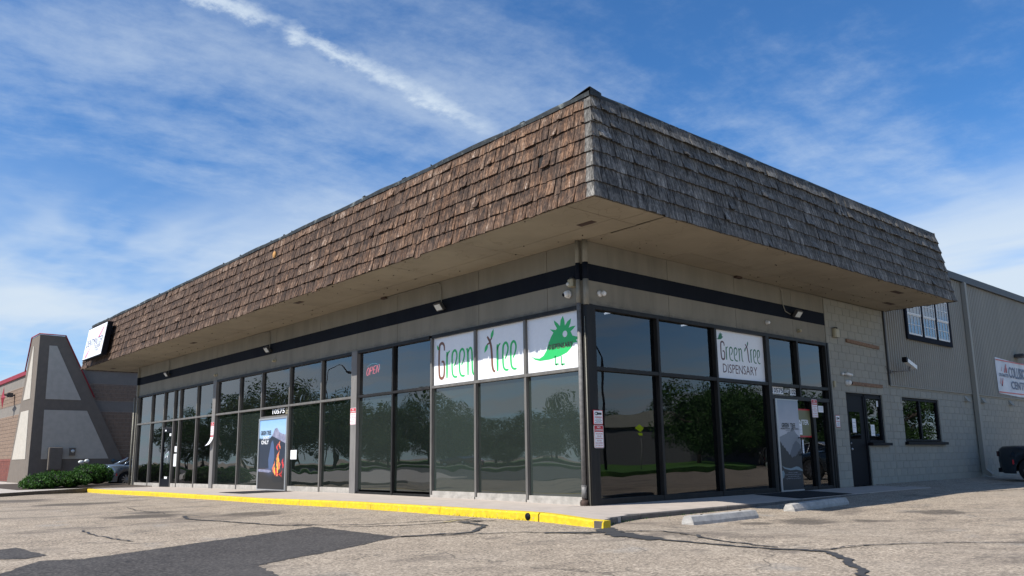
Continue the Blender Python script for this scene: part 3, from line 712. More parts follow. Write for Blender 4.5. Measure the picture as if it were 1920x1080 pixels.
# black service door and side window
dz0 = .01
sd_ = wpart('door', 'R', 9.82, 10.80, -.12, -.07, dz0, 2.38, 'black', shop, 'black service door with a small upper window')
MB().box(-.125, -.05, 9.77, 9.82, 0, 2.4).box(-.125, -.05, 10.80, 10.88, 0, 2.4).box(-.125, -.05, 9.82, 11.88, 2.36, 2.41).build('door_frame', 'black', sd_)
wpart('window_pane', 'R', 9.98, 10.55, -.068, -.062, 1.22, 1.92, 'g_side', sd_)
MB().ball((-.04, 9.93, .95), .03).ball((-.05, 9.93, 1.1), .02).build('door_knob', 'alu', sd_)
sw_ = wpart('window', 'R', 10.88, 11.86, -.14, -.09, 1.12, 2.36, 'black', shop, 'narrow black framed window beside the service door')
wpart('window_pane', 'R', 10.96, 11.76, -.088, -.084, 1.18, 2.32, 'g_side', sw_)
MB().box(-.09, -.04, 10.88, 10.96, 1.12, 2.36).box(-.09, -.04, 11.76, 11.86, 1.12, 2.36).box(-.09, -.04, 10.96, 11.76, 2.30, 2.36).box(-.09, -.03, 10.96, 11.76, 1.12, 1.18).build('window_frame', 'black', sw_)
MB().box(-.1, .10, 10.86, 12.02, 1.04, 1.11).build('window_sill', 'black', sw_)
MB().box(-.19, -.003, 11.86, 11.885, 1.11, 2.4).build('window_reveal', 'block', sw_)
wpart('corner_trim', 'R', 8.951, 8.99, -.02, .006, .0, ZS-.01, 'tanpipe', shop)
# ---- soffit in boards
def sboard(x0, x1, y0, y1, dz=0, tz=(0, 0, 0, 0)):
    g = .007; x0 += g; x1 -= g; y0 += g; y1 -= g; z = ZS+dz
    b = [(x0, y0, z+tz[0]), (x1, y0, z+tz[1]), (x1, y1, z+tz[2]), (x0, y1, z+tz[3])]
    MB().add(b+[(x, y, q+.015) for x, y, q in b], [(0, 3, 2, 1), (4, 5, 6, 7), (0, 1, 5, 4), (1, 2, 6, 5), (2, 3, 7, 6), (3, 0, 4, 7)]).build('soffit_board', 'soffit', sof)
ex0, ex1, ey0, ey1 = -28.05, 1.934, -1.786, 12.5
sof = MB().box(ex0+.05, ex1-.05, ey0+.05, 12.45, ZS+.05, ZS+.06).build('soffit', 'felt', shop)
xs = [ex0+.03, -26.0]+[-26.0+2.44*i for i in range(1, 11)]+[1.28]
for a, b in zip(xs, xs[1:]):
    sboard(a, b, ey0+.02, -.62); sboard(a, b, -.62, .0)
sboard(1.28, ex1-.02, ey0+.02, -.45); sboard(1.28, ex1-.02, -.45, -.02)
ys = [0.0, 2.34, 4.78, 7.22, 9.66, 12.1, 12.48]
for i, (a, b) in enumerate(zip(ys, ys[1:])):
    sboard(0, .64, a, b, tz=(0, .0, .0, 0)); 
    sboard(.66 if i == 0 else .645, ex1-.02, a+(.01 if i == 0 else 0), b, tz=(-.02, -.002, -.001, -.03) if i == 0 else (0, 0, 0, 0))
sboard(ex0+.03, -26.0, .0, 12.4)
mb = MB()
for i in range(150):
    if i < 95: x = rnd.choice([-26+.61*k for k in range(44)])+rnd.uniform(-.02, .02); y = rnd.choice([-.60, -.30, -1.2, -1.7])+rnd.uniform(-.02, .02)
    else: y = rnd.uniform(0, 12.3); x = rnd.choice([.3, .62, 1.2, 1.85])+rnd.uniform(-.02, .02)
    mb.box(x-.008, x+.008, y-.008, y+.008, ZS-rnd.uniform(.008, .022), ZS+.002)
mb.build('nails', 'rust', sof, kind='stuff')
for n_, (x, y, rz) in enumerate([(.8, -.77, 0), (1.5, 9.92, 1), (.67, 11.32, 1), (-17.45, -.9, 0), (-26.94, -.84, 0), (-8.75, -1.4, 0)]):
    a, b = (.18, .07) if not rz else (.07, .25)
    MB().box(x-a, x+a, y-b, y+b, ZS-.006, ZS-.001).build('soffit_vent', 'rust', shop)
# ---- mansard
IN = .27
top = dict(x0=-27.85, x1=ex1-IN, y0=ey0+IN, y1=12.24)
man = MB()
b4 = [(ex0, ey0), (ex1, ey0), (ex1, ey1), (ex0, ey1)]; t4 = [(top['x0'], top['y0']), (top['x1'], top['y0']), (top['x1'], top['y1']), (top['x0'], top['y1'])]
sh = .0
man.add([(x, y, ZS+.01) for x, y in b4]+[(x, y, ZT-.03) for x, y in t4], [(0, 1, 5, 4), (1, 2, 6, 5), (2, 3, 7, 6), (3, 0, 4, 7), (4, 5, 6, 7)])
mansard = man.build('mansard', 'felt', shop)
NR = 7; EXPO = 1/NR
faces = {  # lower start, lower end, upper start, upper end (left to right as seen from outside)
 'F': (Vector((ex0, ey0, ZS)), Vector((ex1, ey0, ZS)), Vector((top['x0'], top['y0'], ZT)), Vector((top['x1'], top['y0'], ZT))),
 'S': (Vector((ex1, ey0, ZS)), Vector((ex1, ey1, ZS)), Vector((top['x1'], top['y0'], ZT)), Vector((top['x1'], top['y1'], ZT))),
 'B': (Vector((ex1, ey1, ZS)), Vector((-3, ey1, ZS)), Vector((top['x1'], top['y1'], ZT)), Vector((-3, top['y1'], ZT))),
 'E': (Vector((ex0, 8, ZS)), Vector((ex0, ey0, ZS)), Vector((top['x0'], 8, ZT)), Vector((top['x0'], top['y0'], ZT)))}
def shingle(mb, P0, ua, us, n, w, ln, butt, lift, curl, tint, sk):
    """one split shake: P0 lower-left, ua along, us up-slope, n outward"""
    vs = []; m = w*rnd.uniform(.35, .65)
    for j, (s, o) in enumerate(((0, butt+lift+curl), (.45, butt*.75+lift*.55), (1.0, .004))):
        for i, x in enumerate((0, m, w)):
            sj = s*ln+(rnd.uniform(-.012, .012) if j == 0 else 0); bow = (.004*rnd.random() if i == 1 else 0)
            vs.append(P0+ua*(x+sk*(1-s))+us*sj+n*(o+bow))
    for i, x in enumerate((0, m, w)): vs.append(vs[i]-n*butt*.95)
    for j, s in ((1, .45), (2, 1.0)):
        for x in (0, w): vs.append(P0+ua*(x+sk*(1-s))+us*s*ln+n*.001)
    f = [(0, 1, 4, 3), (1, 2, 5, 4), (3, 4, 7, 6), (4, 5, 8, 7), (9, 10, 1, 0), (10, 11, 2, 1), (9, 0, 3, 12), (12, 3, 6, 14), (2, 11, 13, 5), (5, 13, 15, 8)]
    n0 = len(mb.f); mb.add(vs, f, tint)
    for q, dt in ((0, .16), (1, .16), (2, -.14), (3, -.14), (4, -.5), (5, -.5), (6, -.3), (7, -.3), (8, -.3), (9, -.3)): mb.t[n0+q] = max(-.2, min(1.1, tint+dt))  # row shadow painted in: butts and sides darkened; upper half toned darker
    return mb
cand = []
for fk, (A, B, C, D) in faces.items():
    H = (C-A); ua = (B-A).normalized(); L = (B-A).length
    hv = H-ua*H.dot(ua); us = hv.normalized(); sl = hv.length; n = ua.cross(us).normalized()
    ex = sl/NR; la = H.dot(ua)/sl; lb = (D-B).dot(ua)/sl
    for r in range(NR):
        s0 = r*ex; x = la*s0+.0; xe = L+lb*s0
        wave = rnd.uniform(0, 6.3); rowlift = rnd.uniform(0, .004)
        run = 0
        while x < xe-.02:
            w = min(rnd.choice([.09, .11, .13, .15, .17, .20, .24, .28])*rnd.uniform(.9, 1.1), xe-x)
            if fk == 'S': w = min(w*1.1, xe-x)
            so_ = s0+.006*math.sin(x*1.3+wave)+rnd.uniform(-.005, .005)+(-.012 if r == 0 else 0)
            if fk == 'F' and rnd.random() < .035: so_ -= rnd.uniform(.01, .05)
            lift = rnd.uniform(0, .016)+rowlift
            curl = 0
            if rnd.random() < (.22 if fk == 'F' else .10): curl = rnd.uniform(.006, .030)
            if fk == 'S': curl = rnd.uniform(.012, .042) if rnd.random() < (.04, .07, .12, .20, .40, .60, .75)[r] else 0
            tint = min(1, max(0, rnd.gauss(.42, .17)))
            if rnd.random() < .07: tint = rnd.uniform(.75, 1)
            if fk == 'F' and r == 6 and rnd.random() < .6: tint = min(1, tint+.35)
            ln = min(ex*1.12, sl-so_-.005) if r < NR-1 else sl-so_
            skip = fk == 'F' and rnd.random() < .006
            if not skip:
                p0 = A+ua*x+us*so_
                cand.append((((p0-CAM).length*(1 if fk in 'FS' else 3)), fk, (p0+ua*.003, ua, us, n, w-rnd.uniform(.006, .017), ln+.03, rnd.uniform(.017, .030), lift, curl, tint, rnd.uniform(-.007, .007))))
            x += w
cand.sort(key=lambda c: c[0])
grp = {}
smat = {'F': 'shake_brown', 'E': 'shake_brown', 'S': 'shake_grey', 'B': 'shake_grey'}
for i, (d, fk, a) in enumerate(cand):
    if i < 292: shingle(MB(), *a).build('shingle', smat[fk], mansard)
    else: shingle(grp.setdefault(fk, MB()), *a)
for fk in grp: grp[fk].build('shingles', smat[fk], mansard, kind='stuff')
# corner boards, lapped
cA, cC = Vector((ex1, ey0, ZS)), Vector((top['x1'], top['y0'], ZT)); hu = (cC-cA); 
for r in range(NR):
    p = cA+hu*(r/NR-.004); q = cA+hu*min(1., (r+1.12)/NR); o1, o2 = .040, .012
    wd = .125+rnd.uniform(-.01, .01)
    mbh = MB()
    for (ux, n) in ((Vector((-1, 0, 0)), Vector((0, -1, .14)).normalized()), (Vector((0, 1, 0)), Vector((1, 0, .14)).normalized())):
        ot = Vector((1, -1, 0))
        a = p+ot*o1; b = p+ux*wd+n*(o1+.004); c = q+ux*wd+n*o2; d = q+ot*o2
        a2 = p+ot*(o1-.02); b2 = p+ux*wd+n*(o1-.02)
        i2 = p+ux*wd; i3 = q+ux*wd
        mbh.add([a, b, c, d, a2, b2, i2, i3], [(0, 1, 2, 3), (0, 4, 5, 1), (1, 6, 7, 2)], .42+.3*rnd.random())
        mbh.build('hip_shingle', 'shake_grey', mansard); mbh = MB()
for r in range(NR):  # far left corner and far right corner
    for cA2, cC2, sx_, sy_, mt_ in ((Vector((ex0, ey0, ZS)), Vector((top['x0'], top['y0'], ZT)), 1, 1, 'shake_brown'), (Vector((ex1, ey1, ZS)), Vector((top['x1'], top['y1'], ZT)), -1, -1, 'shake_grey')):
        h2 = cC2-cA2; p = cA2+h2*(r/NR-.004); q = cA2+h2*min(1., (r+1.1)/NR); ot = Vector((-sx_, -sy_, 0)); mbh = MB()
        for ux, n in ((Vector((sx_, 0, 0)), Vector((0, -sy_, .1))), (Vector((0, sy_, 0)), Vector((-sx_, 0, .1)))):
            a = p+ot*.05; b = p+ux*.12+n*.045; c = q+ux*.12+n*.012; d = q+ot*.012
            mbh.add([a, b, c, d, p, p+ux*.12], [(0, 1, 2, 3), (0, 4, 5, 1)], .6)
        mbh.build('hip_shingle', mt_, mansard)
# bent metal along the roof edge
def edge_metal(P0, P1, out, name='roof_edge', q=.05):
    L = (P1-P0).length; ua = (P1-P0)/L; n = max(2, int(L/.45)); mb = MB(); vs = []
    for i in range(n+1):
        p = P0+ua*(L*i/n); w = .010*math.sin(i*.9)+rnd.uniform(-.007, .007)
        for o, z in ((q-.005+w*.6, -.072+rnd.uniform(-.008, .008)), (q+w*.6, -.005+w), (q*.5, .025+w), (-.2, .02)): vs.append(p+out*o+Vector((0, 0, z)))
    mb.add(vs, [(i*4+k, (i+1)*4+k, (i+1)*4+k+1, i*4+k+1) for i in range(n) for k in range(3)])
    mb.build(name, 'flash', mansard)
    # torn flakes standing up along the edge
    fl = MB()
    for i in range(int(L*.5)):
        p = P0+ua*rnd.uniform(0, L)+out*rnd.uniform(0, .04); a = rnd.uniform(.05, .22); h = rnd.uniform(.004, .022)
        fl.add([p+Vector((0, 0, .02)), p+ua*a+Vector((0, 0, .02)), p+ua*a*.8+out*.02+Vector((0, 0, .035+h*.6)), p+ua*a*.2+out*.015+Vector((0, 0, .03+h))], [(0, 1, 2, 3)])
    if out.y < -.5: fl.build('peeling_flashing', 'flash', mansard, kind='stuff')
edge_metal(Vector((top['x0']-.03, top['y0'], ZT)), Vector((top['x1']+.03, top['y0'], ZT)), Vector((0, -1, 0)))
edge_metal(Vector((top['x1'], top['y0']-.03, ZT)), Vector((top['x1'], top['y1']+.06, ZT)), Vector((1, 0, 0)), q=.018)
edge_metal(Vector((top['x1'], top['y1'], ZT)), Vector((-3, top['y1'], ZT)), Vector((0, 1, 0)))
edge_metal(Vector((top['x0'], 8, ZT)), Vector((top['x0'], top['y0'], ZT)), Vector((-1, 0, 0)))
c = cC
MB().add([c+Vector((-.42, -.06, .0)), c+Vector((.07, -.07, .07)), c+Vector((.07, .20, .03)), c+Vector((-.3, .2, .05)), c+Vector((.07, -.07, -.07)), c+Vector((.08, .2, -.06)), c+Vector((.0, -.03, .10))],
         [(0, 1, 6), (1, 2, 6), (2, 3, 6), (3, 0, 6), (1, 4, 5, 2)]).build('corner_cap', 'flash', mansard, label='bent torn metal cap at the roof corner')
MB().box(c.x-.24, c.x-.05, c.y-.035, c.y-.006, ZT-.26, ZT-.03).build('torn_gap', 'felt', mansard)
MB().ball((-9.80, -1.63, 6.29), .085, (1.0, .45, 1.15), 10, 8).build('foam_patch', 'foam', mansard, label='orange foam plug bulging from the shakes')
# ---- pipes
cp = MB().tube([(-.10, -.085, .30), (-.10, -.085, 3.66)], .043, 14).build('downspout', 'greypipe', shop, label='grey round downspout at the building corner')
MB().tube([(-.10, -.085, 3.66), (-.10, -.085, S0)], .043, 14).tube([(-.10, -.085, S1), (-.10, -.085, ZS)], .043, 14).build('pipe_upper', 'tanpipe', cp)
MB().tube([(-.10, -.085, S0), (-.10, -.085, S1)], .044, 14).build('pipe_band', 'navy', cp)
MB().tube([(-.10, -.085, .12), (-.10, -.085, .34)], .050, 14).tube([(-.10, -.085, .33), (-.10, -.085, .345)], .054, 14).build('coupling', 'greypipe', cp)
MB().tube([(-.10, -.085, -.04), (-.10, -.085, .045), (-.10, -.085, .09)], [.075, .085, .07], 16).tube([(-.10, -.085, .08), (-.10, -.085, .13)], .045, 12).build('boot', 'rust', cp)
MB().tube([(.035, -.08, -.02), (.035, -.08, 3.0)], .011, 8).tube([(.012, -.06, 0), (.012, -.06, 3.4)], .008, 6).build('conduit', 'tanpipe', shop)
MB().tube([(.04, -.03, 3.62), (.04, -.03, S0)], .055, 8).build('corner_pipe', 'tanpipe', shop); MB().tube([(.04, -.03, S1), (.04, -.03, ZS)], .055, 8).build('corner_pipe', 'tanpipe', shop)
MB().tube([(.04, -.03, S0), (.04, -.03, S1)], .056, 8).build('corner_pipe_band', 'navy', shop)
MB().tube([(-26.35, -.05, -.1), (-26.35, -.05, 3.6)], .04, 10).build('downspout', 'tanpipe', shop)
MB().box(-26.06, -25.985, -.06, .02, -.1, 3.64).box(-26.08, -25.985, -.08, .02, 4.42, ZS).box(-26.08, -25.985, -.08, .02, 3.64, 4.10).build('corner_trim', 'tanpipe', shop)
MB().box(-26.082, -25.98, -.082, .021, 4.10, 4.42).build('corner_trim', 'navy', shop)
# ---- conduits feeding the lights are fixed to the wall
for a, a2 in ((-4.39, -6.9), (-13.3, -15.2), (-22.3, -20.5)):
    MB().tube([WP('L', a2, .02, ZS-.03), WP('L', a-.2, .02, ZS-.03), WP('L', a-.08, .03, ZS-.10), WP('L', a-.07, .03, 4.40), WP('L', a-.04, .05, 4.28)], .011, 6).build('conduit', 'tanpipe', shop)
MB().tube([WP('R', 5.0, .02, ZS-.03), WP('R', 6.8, .02, ZS-.03), WP('R', 6.88, .03, ZS-.1), WP('R', 6.92, .03, 4.40), WP('R', 7.0, .03, 4.26), WP('R', 7.2, .05, 4.2)], .011, 6).tube([WP('R', 6.9, .02, ZS-.03), WP('R', 12, .02, ZS-.03)], .010, 6).build('conduit', 'tanpipe', shop)
MB().box(*(sorted((-6.95, -6.75))), -.08, -.0, ZS-.05, ZS-.004).build('junction_box', 'rust', shop)
MB().box(.0, .08, 4.92, 5.15, ZS-.05, ZS-.004).build('junction_box', 'rust', shop)

# ------------------------------------------------------------------ warehouse behind
WY0, WY1 = YR, 25.05
wh = thing('warehouse', 'taller taupe corrugated metal building on a block base with a dark roof edge', 'building', (-6, 18.7, 0))
bb = MB().box(-.2, -.010, WY0, 13.10, -.3, 2.73).box(-.2, -.010, 13.10, 15.72, -.3, 1.14).box(-.2, -.010, 13.10, 15.72, 2.42, 2.73).box(-.2, -.010, 15.72, WY1, -.3, 2.73).build('block_base', 'joint', wh)
sb2 = MB()
blockwall(bb, WY0+.0, WY1, 0, 2.725, [(13.12, 15.70, 1.14, 2.42)], 298, sb2)
if sb2.v: sb2.build('blocks', 'block', bb, kind='stuff')
if sb.v: sb.build('blocks', 'block', bw, kind='stuff')
pw = .915; y = WY0+.06; k = 0
while y < WY1-.02:
    ye = min(y+pw, WY1); mb = MB(); n = max(1, int(round((ye-y)/.1525)))
    prof = []
    for i in range(n):
        a = y+(ye-y)*i/n; st = (ye-y)/n
        prof += [(a, .004), (a+st*.28, .004), (a+st*.42, .034), (a+st*.72, .034), (a+st*.86, .004)]
    prof.append((ye, .004))
    for (za, zb_) in ((2.74, 3.395), (3.400, 6.52)):
        vs = [(x, yy, z) for z in (za, zb_) for yy, x in prof]; m = len(prof)
        mb.add(vs, [(i, i+1, m+i+1, m+i) for i in range(m-1)])
    mb.build('corrugated_panel', 'corr', wh); y = ye; k += 1
MB().box(-12, -.02, WY0+.02, WY1, 2.75, 6.5).box(-12, -.25, WY0+.05, WY1, -.3, 2.75).build('wall_core', 'corr', wh)
MB().box(-12.1, .12, WY0-.05, 25.2, 6.52, 6.76).box(-12.05, -.0, WY0+.0, 25.12, 6.76, 6.80).build('roof_edge', 'metal_roof', wh)
MB().box(.0, .05, WY0+.005, WY0+.055, 2.73, 6.52).build('corner_trim', 'dkgrey', wh)
MB().box(-.0, .045, WY0+.06, WY1, 2.705, 2.735).build('base_flashing', 'corr', wh)
dsp = MB().box(.036, .17, 18.50, 18.68, .28, 6.5).build('downspout', 'corr', wh)
MB().box(.034, .175, 18.49, 18.69, 4.4, 4.43).box(.034, .175, 18.49, 18.69, 3.40, 3.43).build('strap', 'corr', dsp)
MB().prism([(.036, 18.5, .28), (.17, 18.5, .28), (.34, 18.5, .12), (.34, 18.5, .04), (.2, 18.5, .06), (.036, 18.5, .18)], (0, .18, 0)).build('elbow', 'corr', dsp)
# lower window
lw = MB().box(-.16, -.10, 13.12, 15.70, 1.16, 2.40).build('window', 'black', wh, 'black framed two pane window in the block base')
MB().box(-.10, -.04, 13.12, 13.2, 1.16, 2.4).box(-.10, -.04, 15.60, 15.70, 1.16, 2.4).box(-.10, -.04, 14.33, 14.43, 1.2, 2.34).box(-.10, -.04, 13.2, 15.6, 2.34, 2.40).box(-.10, -.04, 13.2, 15.6, 1.16, 1.22).build('window_frame', 'black', lw)
for a, b in ((13.2, 14.33), (14.43, 15.6)): MB().box(-.085, -.08, a, b, 1.22, 2.34).build('window_pane', 'g_dark', lw)
MB().box(-.1, .10, 13.05, 15.90, 1.06, 1.14).build('window_sill', 'black', lw)
MB().box(-.19, -.004, 15.70, 15.722, 1.15, 2.41).build('window_reveal', 'block', lw)
# upstairs triple window
uw = MB().box(.03, .06, 13.76, 17.05, 4.20, 5.72).build('window', 'navy', wh, 'triple white sash window upstairs in a navy surround')
MB().box(.06, .10, 13.72, 13.84, 4.16, 5.78).box(.06, .10, 16.98, 17.10, 4.16, 5.78).box(.06, .10, 13.84, 16.98, 4.16, 4.30).box(.06, .10, 13.84, 16.98, 5.64, 5.80).box(.06, .095, 14.86, 14.98, 4.3, 5.64).box(.06, .095, 15.92, 16.04, 4.3, 5.64).build('window_trim', 'navy', uw)
for a, b in ((13.86, 14.84), (15.0, 15.9), (16.06, 16.96)):
    for z0_, z1_, xo in ((4.32, 4.96, .070), (4.94, 5.62, .082)):
        mb = MB().box(xo-.01, xo+.012, a, b, z0_, z0_+.05).box(xo-.01, xo+.012, a, b, z1_-.045, z1_).box(xo-.01, xo+.012, a, a+.04, z0_+.05, z1_-.045).box(xo-.01, xo+.012, b-.04, b, z0_+.05, z1_-.045)
        mb.build('sash', 'whitepaint', uw)
        MB().box(xo-.006, xo-.002, a+.04, b-.04, z0_+.05, z1_-.045).build('window_pane', 'g_sky', uw)
        for i in (1, 2, 3):
            yy = a+(b-a)*i/4; MB().box(xo-.001, xo+.008, yy-.009, yy+.009, z0_+.05, z1_-.045).build('muntin', 'whitepaint', uw)
        zz = (z0_+z1_)/2; MB().box(xo-.001, xo+.009, a+.04, b-.04, zz-.009, zz+.009).build('muntin', 'whitepaint', uw)
for y in (17.82, 19.28, 21.95):
    MB().prism([(.0, y, 2.64), (.12, y, 2.46), (.0, y, 2.46)], (0, .22, 0)).build('vent_hood', 'block', wh)

# ------------------------------------------------------------------ neighbouring building on the left
PX, PY = -35.07, -2.14
nb = thing('neighbor_building', 'tan block building with taupe stucco bands and red roof trim behind the hedge', 'building', (-45, 5, 0))
core = MB().box(-62, -35.38, -1.92, 16, -.3, 5.62).build('wall', 'nband', nb)
mb = MB()
base = [(PX, PY, -.2), (-40.0, PY, -.2), (-40.0, 2.75, -.2), (PX, 2.75, -.2)]; tp = [(PX, PY, 7.22), (-36.85, PY, 7.22), (-36.85, -1.01, 7.22), (PX, -1.01, 7.22)]
mb.add(base+tp, [(1, 0, 4, 5), (0, 3, 7, 4), (3, 2, 6, 7), (2, 1, 5, 6), (4, 7, 6, 5)])
mb.build('pylon', 'nstucco', core)
X_ = PX
for pts in ([(-1.69, 6.7), (-1.35, 6.7), (-.06, 4.04), (-1.66, 4.04)], [(-1.67, 3.51), (.25, 3.51), (1.43, 1.12), (-1.63, 1.12)]):
    MB().prism([(X_-.0, a, z) for a, z in pts], (.02, 0, 0)).build('stucco_panel', 'npanel', core)
for pts in ([(-36.18, 6.75), (-36.34, 6.75), (-37.6, 4.1), (-36.0, 4.1)], [(-37.88, 3.53), (-36.04, 3.53), (-35.85, 1.13), (-39.03, 1.13)]):
    MB().prism([(a, PY, z) for a, z in pts], (0, -.02, 0)).build('stucco_panel', 'npanel', core)
MB().tube([(PX+.02, PY-.02, 7.26), (-36.87, PY-.02, 7.26), (-37.75, PY-.02, 5.6)], .035, 5).tube([(PX+.02, PY-.02, 7.26), (PX+.02, -1.0, 7.26), (PX+.02, .55, 4.2)], .035, 5).build('roof_trim', 'red_trim', core)
MB().box(-62, -37.8, -2.02, -1.9, 5.5, 5.72).box(-35.44, -35.3, .1, 16, 5.62, 5.75).build('roof_trim', 'red_trim', core)
# block and brick fields
nb_out = []
def field(plane, a0, a1, z0, z1, ch, cw, mat, name):
    k = 0; z = z0; r = 0
    while z < z1-.04:
        a = a0-(cw/2 if r % 2 else 0)
        while a < a1:
            p, q = max(a, a0), min(a+cw, a1)
            if q-p > .06: nb_out.append((p if plane == 'D' else 5-p/3, plane, p+.009, q-.009, z+.009, min(z+ch, z1)-.009, mat, name))
            a += cw
        z += ch; r += 1
for z0_, z1_ in ((4.07, 4.94), (1.18, 3.52)):
    field('D', .0, 2.9, z0_, z1_, .2, .4, 'tanblock', 'block'); field('Y', -47.0, -37.6 if z0_ > 4 else -37.9, z0_, z1_, .2, .4, 'tanblock', 'block')
nb_out.sort(key=lambda t: t[0]); st_ = MB(); cnt = 0
for _, pl_, p, q, za, zb_, mt_, nm in nb_out:
    mb = MB() if cnt < 298 else st_
    if pl_ == 'D': mb.box(-35.38, -35.355, p, q, za, zb_, rnd.random())
    else: mb.box(p, q, -1.945, -1.92, za, zb_, rnd.random())
    if cnt < 298: mb.build(nm, mt_, core)
    cnt += 1
if st_.v: st_.build('blocks', 'tanblock', core, kind='stuff')
MB().box(-35.381, -35.37, .0, 3.2, 1.16, 3.53).box(-35.381, -35.37, .0, 3.2, 4.05, 4.95).box(-50, -37, -1.93, -1.919, 1.16, 3.53).box(-50, -37, -1.93, -1.919, 4.05, 4.95).build('mortar_bed', 'mortar', core)
MB().box(-35.38, -35.33, 1.0, 3.2, 1.06, 1.17).box(-50, -37.5, -1.97, -1.92, 1.08, 1.18).build('red_course', 'redbrick', core)
mb = MB()
z = .0
while z < 1.05:
    a = -46.0-(.1 if int(z/.085) % 2 else 0)
    while a < -38.8: mb.box(a+.005, a+.2-.005, -1.95, -1.92, z+.005, z+.075); a += .2
    z += .085
mb.build('bricks', 'redbrick', core, kind='stuff')
star = thing('wall_ornament', 'red four pointed star light bracketed from the tan block wall', 'wall light', (-41.1, -2.3, 4.45))
sx0, sy0, sz0 = -41.1, -2.48, 4.45
MB().add([(sx0, sy0, sz0+.62), (sx0+.17, sy0, sz0+.15), (sx0+.62, sy0, sz0), (sx0+.17, sy0, sz0-.15), (sx0, sy0, sz0-.62), (sx0-.17, sy0, sz0-.15), (sx0-.62, sy0, sz0), (sx0-.17, sy0, sz0+.15), (sx0, sy0-.10, sz0), (sx0, sy0+.06, sz0)],
         [((i+1) % 8, i, 8) for i in range(8)]+[(i, (i+1) % 8, 9) for i in range(8)]).build('star_plate', 'red_trim', star)
MB().box(sx0-.04, sx0+.04, sy0+.05, -1.95, sz0+.12, sz0+.2).box(sx0-.15, sx0+.15, -2.3, -2.05, sz0+.05, sz0+.28).build('bracket', 'dkgrey', star)
t = thing('electrical_cabinet', 'tall grey electrical cabinet on the stucco pylon', 'utility box', (PX, -1.05, .6))
MB().bev(PX+.02, PX+.27, -1.36, -.76, .6, 1.68, .02).build('cabinet_body', 'nstucco', t); MB().box(PX+.27, PX+.285, -1.31, -.78, .64, 1.64).build('cabinet_door', 'nstucco', t); MB().tube([(PX+.1, -1.1, .0), (PX+.1, -1.1, .6)], .03, 8).build('conduit', 'nstucco', t)
t = thing('electric_meter', 'small round electric meter in a grey box beside the cabinet', 'meter', (PX, -.3, 1.3))
MB().bev(PX+.02, PX+.12, -.42, -.15, 1.28, 1.66, .01).build('meter_box', 'nstucco', t); MB().tube([(PX+.12, -.28, 1.5), (PX+.19, -.28, 1.5)], [.085, .075], 14).build('meter_dial', 'lens', t)
t = thing('flood_light', 'small white flood light on a dark post before the pylon', 'flood light', (PX+.7, .05, 0))
MB().tube([(PX+.7, .05, -.1), (PX+.7, .05, .82)], .025, 8).build('post', 'dkgrey', t); MB().ball((PX+.72, -.0, .95), .12, (.8, 1.2, .8)).ball((PX+.72, .25, 1.0), .11, (.8, 1.1, .9)).build('lamp_head', 'lens', t)
t = thing('gas_meter', 'blue grey gas meter pipes at the foot of the block wall', 'meter', (-34.9, 1.9, .3))
MB().box(-34.98, -34.78, 1.75, 2.05, .40, .85).build('meter_body', 'bluegrey', t); MB().ball((-34.9, 1.62, 1.0), .09).build('regulator', 'bluegrey', t); MB().tube([(-34.9, 1.62, 1.0), (-34.9, 1.95, 1.0), (-34.9, 1.95, .2)], .03, 6).tube([(-34.9, 2.05, .8), (-34.9, 2.4, .8), (-34.9, 2.4, .1)], .03, 6).build('gas_pipe', 'bluegrey', t)
# paving, kerb and planting bed before it
e = [(-20.1, -5.7), (-23.5, -2.2), (-23.7, 3), (-35.4, 3), (-62, 3), (-62, -30), (-24, -16), (-18.5, -8.5)]
MB().prism([(x, y, -.22) for x, y in e], (0, 0, .19)).build('paving', 'nwalk', kind='structure')
MB().prism([(x, y, -.3) for x, y in [(-20.0, -5.75), (-23.38, -2.2), (-23.5, -2.2), (-20.12, -5.75)]], (0, 0, .28)).build('kerb', 'kerb', kind='structure')
MB().box(-35.3, -23.6, -4.6, 6, -.05, -.024).build('planting_bed', M('bark_mulch', (.07, .05, .035), rough=.95), kind='structure')

def hedge(name, label, blobs, n, seed, group=None):
    r = random.Random(seed); cx = sum(b[0][0] for b in blobs)/len(blobs); cy = sum(b[0][1] for b in blobs)/len(blobs)
    root = thing(name, label, 'hedge', (cx, cy, -.05), group)
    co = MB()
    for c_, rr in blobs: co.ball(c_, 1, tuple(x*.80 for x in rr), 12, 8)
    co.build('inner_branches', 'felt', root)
    mb = MB()
    for i in range(n):
        c_, rr = blobs[r.randrange(len(blobs))]
        u = r.uniform(-.6, 1); ph = r.uniform(0, 6.283); q = math.sqrt(1-u*u)
        lump = 1+.09*math.sin(ph*5+u*4)+.07*math.sin(ph*11+u*9)
        k = r.uniform(.78, 1.04)*lump
        p = Vector((c_[0]+rr[0]*q*math.cos(ph)*k, c_[1]+rr[1]*q*math.sin(ph)*k, c_[2]+rr[2]*u*k))
        if p.z < -.05: continue
        s = r.uniform(.025, .055); a = Vector((r.gauss(0, 1), r.gauss(0, 1), r.gauss(0, 1))).normalized(); b = a.cross(Vector((r.gauss(0, 1), r.gauss(0, 1), r.gauss(0, 1)))).normalized()
        mb.add([p-a*s, p-b*s*.5, p+a*s, p+b*s*.5], [(0, 1, 2, 3)], r.random()*.7+.3*(k > .95))
    mb.build('foliage', 'hedgeleaf', root)
hedge('hedge', 'longer wider clipped juniper hedge in front of the stucco pylon', [((-24.6, -3.75, .18), (1.0, .55, .30)), ((-24.9, -3.2, .26), (1.15, .7, .33)), ((-25.4, -2.5, .24), (1.15, .65, .33))], 9000, 1)
hedge('hedge', 'shorter rounder juniper hedge beside the silver car', [((-27.2, -1.45, .38), (.9, .55, .44)), ((-27.6, -.95, .36), (.9, .55, .44))], 6500, 2)

